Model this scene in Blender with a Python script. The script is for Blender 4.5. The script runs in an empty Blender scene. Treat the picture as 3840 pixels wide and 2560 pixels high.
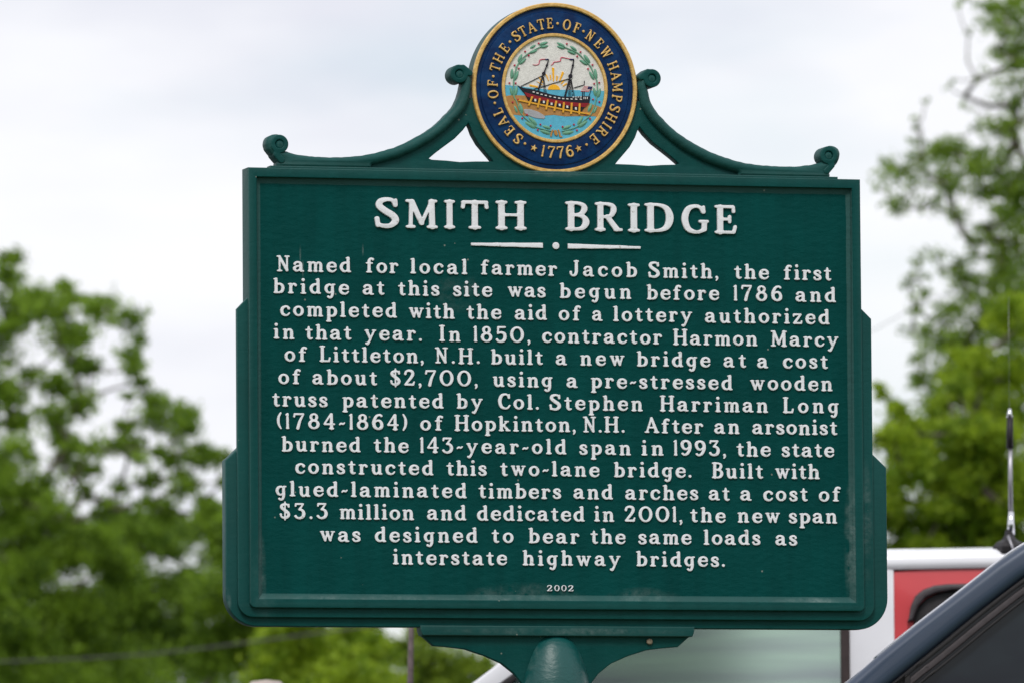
import bpy, bmesh, math, random
import numpy as np
from mathutils import Matrix, Vector
random.seed(7); rng = np.random.default_rng(7)
scene = bpy.context.scene
COL = scene.collection

# ------------------------------------------------------------------ camera
CAM = Vector((-3.6307, -14.6162, 1.55))
cam_d = bpy.data.cameras.new('camera'); cam = bpy.data.objects.new('camera', cam_d); COL.objects.link(cam)
Rr = Vector((0.9630127, -0.26935471, -0.00738794)); Uu = Vector((-0.01402454, -0.07748449, 0.99689491)); Ff = Vector((0.26909079, 0.95991885, 0.07839613))
m = Matrix.Identity(4)
for i in range(3):
    m[i][0] = Rr[i]; m[i][1] = Uu[i]; m[i][2] = -Ff[i]; m[i][3] = CAM[i]
cam.matrix_world = m
cam_d.sensor_width = 36; cam_d.lens = 310.58
cam_d.clip_start = .1; cam_d.clip_end = 3000
cam_d.dof.use_dof = True; cam_d.dof.focus_distance = 15.15; cam_d.dof.aperture_fstop = 15.5; cam_d.dof.aperture_blades = 0
scene.camera = cam

# ------------------------------------------------------------------ sky, sun, exposure
def N(nt, t, **kw):
    n = nt.nodes.new(t)
    for k, v in kw.items(): setattr(n, k, v)
    return n
SUN_EL, SUN_AZ = math.radians(46), math.radians(205)
world = bpy.data.worlds.new('World'); scene.world = world; world.use_nodes = True
nt = world.node_tree; nt.nodes.clear(); L = nt.links.new
out = N(nt, 'ShaderNodeOutputWorld'); bg = N(nt, 'ShaderNodeBackground'); bg.inputs[1].default_value = 0.1
sky = N(nt, 'ShaderNodeTexSky'); sky.sky_type = 'NISHITA'; sky.sun_disc = False; sky.sun_elevation = SUN_EL; sky.sun_rotation = SUN_AZ
tc = N(nt, 'ShaderNodeTexCoord'); mp = N(nt, 'ShaderNodeMapping'); mp.inputs['Scale'].default_value = (11, 11, 34); mp.inputs['Location'].default_value = (0.96, 6.32, 5.51)
nz = N(nt, 'ShaderNodeTexNoise'); nz.inputs['Scale'].default_value = 1.0; nz.inputs['Detail'].default_value = 5; nz.inputs['Roughness'].default_value = .5
L(tc.outputs['Generated'], mp.inputs[0]); L(mp.outputs[0], nz.inputs['Vector'])
cr = N(nt, 'ShaderNodeValToRGB'); e = cr.color_ramp.elements
e[0].position = .37; e[0].color = (7.2, 7.35, 8.1, 1); e[1].position = .60; e[1].color = (8.9, 9.0, 9.25, 1)
x = e.new(.50); x.color = (8.4, 8.5, 8.95, 1)
L(nz.outputs['Fac'], cr.inputs[0])
mp2 = N(nt, 'ShaderNodeMapping'); mp2.inputs['Scale'].default_value = (9, 9, 26); mp2.inputs['Location'].default_value = (5, 1, 0)
n2 = N(nt, 'ShaderNodeTexNoise'); n2.inputs['Scale'].default_value = 1.2; n2.inputs['Detail'].default_value = 4
L(tc.outputs['Generated'], mp2.inputs[0]); L(mp2.outputs[0], n2.inputs['Vector'])
c2 = N(nt, 'ShaderNodeValToRGB'); c2.color_ramp.elements[0].position = .56; c2.color_ramp.elements[0].color = (0, 0, 0, 1); c2.color_ramp.elements[1].position = .78; c2.color_ramp.elements[1].color = (.5, .5, .5, 1)
L(n2.outputs['Fac'], c2.inputs[0])
mix = N(nt, 'ShaderNodeMixRGB'); L(c2.outputs[0], mix.inputs[0]); L(cr.outputs[0], mix.inputs[1]); L(sky.outputs[0], mix.inputs[2])
L(mix.outputs[0], bg.inputs[0]); L(bg.outputs[0], out.inputs[0])
sd = bpy.data.lights.new('sun', 'SUN'); sd.energy = 1.5; sd.angle = math.radians(18); sd.color = (1, .97, .92)
sun = bpy.data.objects.new('sun', sd); COL.objects.link(sun)
dirv = Vector((math.sin(SUN_AZ) * math.cos(SUN_EL), math.cos(SUN_AZ) * math.cos(SUN_EL), math.sin(SUN_EL)))
sun.rotation_euler = dirv.to_track_quat('Z', 'Y').to_euler(); sun.location = (0, -20, 40)
scene.view_settings.view_transform = 'Standard'; scene.view_settings.look = 'None'; scene.view_settings.exposure = 0.17
scene.view_settings.gamma = 1; scene.view_settings.use_curve_mapping = False
scene.render.engine = 'CYCLES'
scene.cycles.use_denoising = True
scene.cycles.max_bounces = 6; scene.cycles.sample_clamp_indirect = 6

# ------------------------------------------------------------------ materials
def mat(name, base, rough=.5, spec=.5, metal=0, noise=0, nscale=20, bump=0, bscale=200, trans=0, coat=0, base2=None, stretch=None, detail=4):
    M = bpy.data.materials.new(name); M.use_nodes = True; t = M.node_tree; b = t.nodes['Principled BSDF']; K = t.links.new
    b.inputs['Base Color'].default_value = (*base, 1); b.inputs['Roughness'].default_value = rough
    b.inputs['Specular IOR Level'].default_value = spec; b.inputs['Metallic'].default_value = metal
    b.inputs['Coat Weight'].default_value = coat; b.inputs['Coat Roughness'].default_value = .05
    g = N(t, 'ShaderNodeNewGeometry'); vec = g.outputs['Position']
    if stretch:
        q = N(t, 'ShaderNodeMapping'); q.inputs['Scale'].default_value = stretch; K(vec, q.inputs[0]); vec = q.outputs[0]
    if base2 is not None or noise:
        a = N(t, 'ShaderNodeTexNoise'); a.inputs['Scale'].default_value = nscale; a.inputs['Detail'].default_value = detail; K(vec, a.inputs['Vector'])
        r = N(t, 'ShaderNodeValToRGB'); r.color_ramp.elements[0].position = .35; r.color_ramp.elements[1].position = .65
        lo = base if base2 is not None else tuple(c * (1 - noise) for c in base); hi = base2 if base2 is not None else tuple(min(1, c * (1 + noise)) for c in base)
        r.color_ramp.elements[0].color = (*lo, 1); r.color_ramp.elements[1].color = (*hi, 1)
        K(a.outputs['Fac'], r.inputs[0]); K(r.outputs[0], b.inputs['Base Color'])
    if bump:
        a = N(t, 'ShaderNodeTexNoise'); a.inputs['Scale'].default_value = bscale; a.inputs['Detail'].default_value = 3; K(vec, a.inputs['Vector'])
        u = N(t, 'ShaderNodeBump'); u.inputs['Strength'].default_value = 1; u.inputs['Distance'].default_value = bump
        K(a.outputs['Fac'], u.inputs['Height']); K(u.outputs[0], b.inputs['Normal'])
    return M

SIGN_O = Vector((0, 0, 3.0358))     # upper left front corner of the sign's frame, y = 0 is the frame's front face
def wear_paint(name, base, base_hi, rough, stains, bump1, bump2, edge_pale=.25, spec=.3):
    """green paint; stains = (x, z, half width, half height, strength) in sign metres"""
    M = bpy.data.materials.new(name); M.use_nodes = True; t = M.node_tree; b = t.nodes['Principled BSDF']; K = t.links.new
    b.inputs['Roughness'].default_value = rough; b.inputs['Specular IOR Level'].default_value = spec
    g = N(t, 'ShaderNodeNewGeometry'); s = N(t, 'ShaderNodeVectorMath', operation='SUBTRACT'); K(g.outputs['Position'], s.inputs[0]); s.inputs[1].default_value = SIGN_O
    pos = s.outputs[0]; sx = N(t, 'ShaderNodeSeparateXYZ'); K(pos, sx.inputs[0])
    def noise(scale, detail=4, rough_=.5, st=None):
        a = N(t, 'ShaderNodeTexNoise'); a.inputs['Scale'].default_value = scale; a.inputs['Detail'].default_value = detail; a.inputs['Roughness'].default_value = rough_
        if st:
            q = N(t, 'ShaderNodeMapping'); q.inputs['Scale'].default_value = st; K(pos, q.inputs[0]); K(q.outputs[0], a.inputs['Vector'])
        else: K(pos, a.inputs['Vector'])
        return a.outputs['Fac']
    def M2(op, a, c, clamp=False):
        n = N(t, 'ShaderNodeMath', operation=op, use_clamp=clamp)
        for i, v in enumerate((a, c)):
            if isinstance(v, (int, float)): n.inputs[i].default_value = v
            else: K(v, n.inputs[i])
        return n.outputs[0]
    def ramp(f, lo, hi):
        n = N(t, 'ShaderNodeMapRange'); n.inputs[1].default_value = lo; n.inputs[2].default_value = hi; K(f, n.inputs[0]); return n.outputs[0]
    vary = M2('ADD', M2('MULTIPLY', ramp(noise(6, 5, .65), .32, .68), .55), M2('MULTIPLY', ramp(noise(1, 5, .6, (38, 1, 3.2)), .35, .65), .45))
    mx = N(t, 'ShaderNodeMixRGB'); K(vary, mx.inputs[0]); mx.inputs[1].default_value = (*base, 1); mx.inputs[2].default_value = (*base_hi, 1)
    col = mx.outputs[0]
    nd = ramp(noise(70, 8, .8), .36, .72); total = None
    big = ramp(noise(28, 3, .6), .35, .6)
    for (cx, cz, hw, hh, st) in stains:
        dx = M2('DIVIDE', M2('SUBTRACT', sx.outputs[0], cx), hw); dz = M2('DIVIDE', M2('SUBTRACT', sx.outputs[2], cz), hh)
        r2 = M2('ADD', M2('MULTIPLY', dx, dx), M2('MULTIPLY', dz, dz))
        k = M2('MULTIPLY', M2('MAXIMUM', M2('SUBTRACT', 1, r2), 0), st)
        total = k if total is None else M2('MAXIMUM', total, k)
    if total is not None:
        d = M2('MULTIPLY', M2('MULTIPLY', total, nd), big, True)
        m3 = N(t, 'ShaderNodeMixRGB'); K(d, m3.inputs[0]); K(col, m3.inputs[1]); m3.inputs[2].default_value = (.19, .25, .24, 1); col = m3.outputs[0]
    # paler convex edges, from the surface's own curvature
    pr = ramp(g.outputs['Pointiness'], .515, .60)
    m4 = N(t, 'ShaderNodeMixRGB'); K(M2('MULTIPLY', pr, edge_pale), m4.inputs[0]); K(col, m4.inputs[1]); m4.inputs[2].default_value = (.12, .20, .19, 1); col = m4.outputs[0]
    # tiny chips and lichen specks
    vo = N(t, 'ShaderNodeTexVoronoi'); vo.inputs['Scale'].default_value = 34; K(pos, vo.inputs['Vector'])
    sp = M2('LESS_THAN', vo.outputs['Distance'], .055); hi = M2('GREATER_THAN', noise(9, 2), .56)
    m5 = N(t, 'ShaderNodeMixRGB'); K(M2('MULTIPLY', M2('MULTIPLY', sp, hi), .55), m5.inputs[0]); K(col, m5.inputs[1]); m5.inputs[2].default_value = (.30, .31, .27, 1); col = m5.outputs[0]
    K(col, b.inputs['Base Color'])
    h = M2('ADD', M2('MULTIPLY', noise(420, 4, .6), bump1), M2('MULTIPLY', noise(60, 5, .55, (1, 1, 1.9)), bump2))
    u = N(t, 'ShaderNodeBump'); u.inputs['Distance'].default_value = 1; u.inputs['Strength'].default_value = 1; K(h, u.inputs['Height']); K(u.outputs[0], b.inputs['Normal'])
    rr = M2('ADD', M2('MULTIPLY', vary, .12), rough - .05); K(rr, b.inputs['Roughness'])
    return M
G1, G2 = (.0004, .045, .042), (.0016, .066, .061)
FR = wear_paint('green_frame_paint', G1, G2, .5, [(.56, -.790, .24, .007, .55), (.03, -.70, .03, .09, .25), (1.108, -.60, .012, .12, .4), (-.036, -.745, .008, .03, .8), (.55, 0.004, .06, .012, .6)], .0002, .0008, spec=.14)
PN = wear_paint('green_panel_paint', (.0003, .042, .039), (.0009, .060, .056), .55,
                [(1.082, -.64, .016, .13, .9), (.49, -.740, .12, .035, .6), (.70, -.740, .08, .028, .55), (1.0, -.738, .07, .010, 1.0), (.02, -.70, .012, .09, .5), (.20, -.74, .2, .012, .7), (.38, -.21, .05, .035, .35), (.094, -.145, .0018, .018, 1.6), (.0985, -.172, .0022, .016, 1.5), (.205, -.137, .0018, .012, 1.3), (.36, -.20, .03, .02, .3)], .00018, .0016, spec=.06)
WHITE = mat('white_letter_paint', (.77, .77, .80), .6, .25, noise=.03, nscale=90, bump=.0004, bscale=350)
def dirty_white():
    M = WHITE; t = M.node_tree; K = t.links.new; b = t.nodes['Principled BSDF']
    g = N(t, 'ShaderNodeNewGeometry'); a = N(t, 'ShaderNodeTexNoise'); a.inputs['Scale'].default_value = 130; a.inputs['Detail'].default_value = 3; K(g.outputs['Position'], a.inputs['Vector'])
    r = N(t, 'ShaderNodeMapRange'); r.inputs[4].default_value = .8; r.inputs[1].default_value = .63; r.inputs[2].default_value = .74; K(a.outputs['Fac'], r.inputs[0])
    m_ = N(t, 'ShaderNodeMixRGB'); K(r.outputs[0], m_.inputs[0]); src = b.inputs['Base Color'].links[0].from_socket; K(src, m_.inputs[1]); m_.inputs[2].default_value = (.28, .25, .2, 1); K(m_.outputs[0], b.inputs['Base Color'])
dirty_white()
GOLD = mat('gold_paint', (.58, .34, .09), .4, .5, .3, base2=(.76, .50, .17), nscale=120, bump=.0006, bscale=300)
NAVY = mat('navy_paint', (.001, .016, .070), .45, .15, base2=(.002, .034, .12), nscale=45, bump=.0006, bscale=160)
def flat(name, c, r=.55, b=.0003): return mat(name, c, r, .3, noise=.08, nscale=160, bump=b, bscale=500)
SKYW = flat('seal_white_paint', (.72, .70, .66), b=.0006); AQUA = flat('seal_aqua_paint', (.10, .42, .58)); SAND = flat('seal_sand_paint', (.42, .21, .065))
ROCK = flat('seal_grey_paint', (.36, .36, .38)); ORANGE = flat('seal_orange_paint', (.9, .45, .02)); BLACK = flat('seal_black_paint', (.010, .008, .016)); REDP = flat('seal_red_paint', (.25, .008, .015))
LEAFP = flat('seal_leaf_paint', (.14, .34, .23)); BERRY = flat('seal_berry_paint', (.45, .012, .05)); PINK = flat('seal_pink_paint', (.55, .06, .12)); TAN = flat('seal_tan_paint', (.45, .22, .05)); INDIGO = flat('seal_indigo_paint', (.01, .012, .09))

# ------------------------------------------------------------------ object helpers
def tag(o, label=None, cat=None, group=None, kind=None):
    for k, v in (('label', label), ('category', cat), ('group', group), ('kind', kind)):
        if v: o[k] = v
    return o
def link(name, me, parent=None, loc=(0, 0, 0)):
    o = bpy.data.objects.new(name, me); COL.objects.link(o); o.parent = parent; o.location = loc; return o
def empty(name, loc, rz=0, parent=None):
    o = bpy.data.objects.new(name, None); COL.objects.link(o); o.location = loc; o.rotation_euler = (0, 0, rz); o.parent = parent; o.empty_display_size = .1; return o
def mesh(name, v, f, M, smooth=False):
    me = bpy.data.meshes.new(name); me.from_pydata([tuple(p) for p in v], [], f); me.materials.append(M)
    if smooth: me.polygons.foreach_set('use_smooth', [True] * len(me.polygons))
    me.update(); return me
def plate_mesh(name, loops, yf, yb, bevel, M, res=2, scale=.001, smooth=True):
    """a plate cut to outline(s) in the x-z plane, front face at y = yf, back at y = yb, rounded edges; loops in mm"""
    cu = bpy.data.curves.new(name, 'CURVE'); cu.dimensions = '2D'; cu.fill_mode = 'BOTH'
    for lp in loops:
        s = cu.splines.new('POLY'); s.points.add(len(lp) - 1); s.use_cyclic_u = True
        for i, p in enumerate(lp): s.points[i].co = (p[0] * scale, p[1] * scale, 0, 1)
    th = yb - yf
    cu.extrude = max(th / 2 - bevel, 1e-5); cu.bevel_depth = bevel; cu.bevel_resolution = res; cu.offset = -bevel
    tmp = bpy.data.objects.new('tmp', cu); COL.objects.link(tmp)
    dg = bpy.context.evaluated_depsgraph_get(); me = bpy.data.meshes.new_from_object(tmp.evaluated_get(dg))
    COL.objects.unlink(tmp); bpy.data.objects.remove(tmp); bpy.data.curves.remove(cu)
    me.name = name
    n = len(me.vertices); co = np.empty(n * 3); me.vertices.foreach_get('co', co); co = co.reshape(-1, 3)
    co = np.stack([co[:, 0], (yf + yb) / 2 - co[:, 2], co[:, 1]], 1); me.vertices.foreach_set('co', co.ravel())
    me.materials.clear(); me.materials.append(M)
    bm = bmesh.new(); bm.from_mesh(me); bmesh.ops.remove_doubles(bm, verts=bm.verts, dist=1e-5)
    bmesh.ops.recalc_face_normals(bm, faces=bm.faces); bm.to_mesh(me); bm.free()
    me.polygons.foreach_set('use_smooth', [smooth] * len(me.polygons))
    if smooth: me.set_sharp_from_angle(angle=math.radians(50))
    me.update(); return me
def plate(name, loops, yf, yb, bevel, M, parent, res=2, scale=.001, loc=(0, 0, 0), smooth=True):
    return link(name, plate_mesh(name, loops, yf, yb, bevel, M, res, scale, smooth), parent, loc)
def arc(cx, cz, rx, rz, a0, a1, n):
    return [(cx + rx * math.cos(math.radians(a0 + (a1 - a0) * i / n)), cz + rz * math.sin(math.radians(a0 + (a1 - a0) * i / n))) for i in range(n + 1)]
def circle(cx, cz, r, n=96): return arc(cx, cz, r, r, 0, 360, n)[:-1]
def lathe(name, prof, M, parent, n=128, cx=0, cz=0):
    """revolve (radius, y) round an axis along y"""
    v, f = [], []
    for r, y in prof:
        for i in range(n):
            a = 2 * math.pi * i / n; v.append((cx + r * math.cos(a), y, cz + r * math.sin(a)))
    for k in range(len(prof) - 1):
        for i in range(n):
            j = (i + 1) % n; f.append((k * n + i, k * n + j, (k + 1) * n + j, (k + 1) * n + i))
    me = mesh(name, v, f, M, True); me.set_sharp_from_angle(angle=math.radians(35)); return link(name, me, parent)
def tube_mesh(name, pts, radii, M, n=8, cap=True):
    v, f = [], []
    P_ = [Vector(p) for p in pts]
    for k, p in enumerate(P_):
        d = (P_[min(k + 1, len(P_) - 1)] - P_[max(k - 1, 0)]).normalized()
        a = d.orthogonal().normalized() if k == 0 else (prev - d * prev.dot(d)).normalized()
        prev = a; b = d.cross(a); r = radii[k] if isinstance(radii, (list, tuple)) else radii
        for i in range(n):
            t = 2 * math.pi * i / n; v.append(p + (a * math.cos(t) + b * math.sin(t)) * r)
    for k in range(len(P_) - 1):
        for i in range(n):
            j = (i + 1) % n; f.append((k * n + i, k * n + j, (k + 1) * n + j, (k + 1) * n + i))
    if cap: f.append(tuple(range(n - 1, -1, -1))); f.append(tuple((len(P_) - 1) * n + i for i in range(n)))
    return mesh(name, v, f, M, True)
def join_arrays(parts):
    v, f, o = [], [], 0
    for a, b in parts:
        v += list(a); f += [tuple(i + o for i in q) for q in b]; o += len(a)
    return v, f
def box_vf(x0, x1, y0, y1, z0, z1):
    v = [(x, y, z) for x in (x0, x1) for y in (y0, y1) for z in (z0, z1)]
    return v, [(0, 1, 3, 2), (4, 6, 7, 5), (0, 4, 5, 1), (2, 3, 7, 6), (0, 2, 6, 4), (1, 5, 7, 3)]

# ------------------------------------------------------------------ cast lettering: strokes -> outline
def catmull(pts, n=6):
    p = np.array(pts, float); q = np.vstack([2 * p[0] - p[1], p, 2 * p[-1] - p[-2]]); o = []
    for i in range(1, len(q) - 2):
        for k in range(n):
            t = k / n; a, b, c, d = q[i - 1], q[i], q[i + 1], q[i + 2]
            o.append(.5 * (2 * b + (c - a) * t + (2 * a - 5 * b + 4 * c - d) * t * t + (3 * b - a - 3 * c + d) * t ** 3))
    o.append(q[-2]); o = np.array(o); o[:, 2] = np.clip(o[:, 2], .3, None); return o
def S(*p): return np.array(p, float)
def C(*p): return catmull(p)
def E(cx, cy, rx, ry, thin, thick, a0=0, a1=360):
    a = np.radians(np.linspace(a0, a1, 33)); return np.stack([cx + rx * np.cos(a), cy + ry * np.sin(a), thin + (thick - thin) * np.cos(a) ** 2], 1)
def outline(strokes, step=2.0, k=2.2, dr=0.0):
    """signed distance of tapered strokes, softly joined, contoured by marching squares"""
    pts = np.vstack([s for s in strokes]); R0 = pts[:, 2].max() + dr
    x0, x1 = pts[:, 0].min() - R0 - 3 * step, pts[:, 0].max() + R0 + 3 * step
    y0, y1 = pts[:, 1].min() - R0 - 3 * step, pts[:, 1].max() + R0 + 3 * step
    xs = np.arange(x0, x1, step); ys = np.arange(y0, y1, step); X, Y = np.meshgrid(xs, ys)
    D = np.full(X.shape, 1e9)
    for s in strokes:
        d = np.full(X.shape, 1e9)
        for a, b in zip(s[:-1], s[1:]):
            v = b[:2] - a[:2]; L2 = max(v @ v, 1e-9); t = np.clip(((X - a[0]) * v[0] + (Y - a[1]) * v[1]) / L2, 0, 1)
            d = np.minimum(d, np.hypot(X - a[0] - t * v[0], Y - a[1] - t * v[1]) - (a[2] + t * (b[2] - a[2])) - dr)
        h = np.clip(.5 + .5 * (D - d) / k, 0, 1); D = np.where(D > 1e8, d, D * (1 - h) + d * h - k * h * (1 - h))
    nxt = {}; H, W = D.shape
    ins = D < 0
    cellmask = np.zeros((H - 1, W - 1), int)
    for bit, (i, j) in enumerate(((0, 0), (0, 1), (1, 1), (1, 0))): cellmask |= ins[i:H - 1 + i, j:W - 1 + j].astype(int) << bit
    def pt(e):
        i, j, o = e
        if o == 0: a, b = D[i, j], D[i, j + 1]; t = a / (a - b); return (xs[j] + t * step, ys[i])
        a, b = D[i, j], D[i + 1, j]; t = a / (a - b); return (xs[j], ys[i] + t * step)
    T = {1: [(3, 0)], 2: [(0, 1)], 3: [(3, 1)], 4: [(1, 2)], 5: [(3, 2), (1, 0)], 6: [(0, 2)], 7: [(3, 2)], 8: [(2, 3)], 9: [(2, 0)], 10: [(0, 3), (2, 1)], 11: [(2, 1)], 12: [(1, 3)], 13: [(1, 0)], 14: [(0, 3)]}
    for i, j in zip(*np.nonzero((cellmask > 0) & (cellmask < 15))):
        ed = {0: (i, j, 0), 1: (i, j + 1, 1), 2: (i + 1, j, 0), 3: (i, j, 1)}
        for a, b in T[cellmask[i, j]]: nxt[ed[a]] = ed[b]
    loops = []
    while nxt:
        s0 = next(iter(nxt)); lp = []; c = s0
        while c in nxt:
            lp.append(pt(c)); c = nxt.pop(c)
        A = np.array(lp)
        if len(A) < 6: continue
        A = .5 * A + .25 * (np.roll(A, 1, 0) + np.roll(A, -1, 0))
        keep = [A[0]]
        for q in A[1:]:
            if np.hypot(*(q - keep[-1])) > step * .75: keep.append(q)
        loops.append([tuple(q) for q in keep])
    return loops
t, h = 9.5, 5.5
def ft(x, w=13, y=5, r=5): return S((x - w, y, r), (x + w, y, r))
def fl(x, y=60, w=13): return S((x - w, y - .5, 4.5), (x, y - 1, 6))
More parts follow.
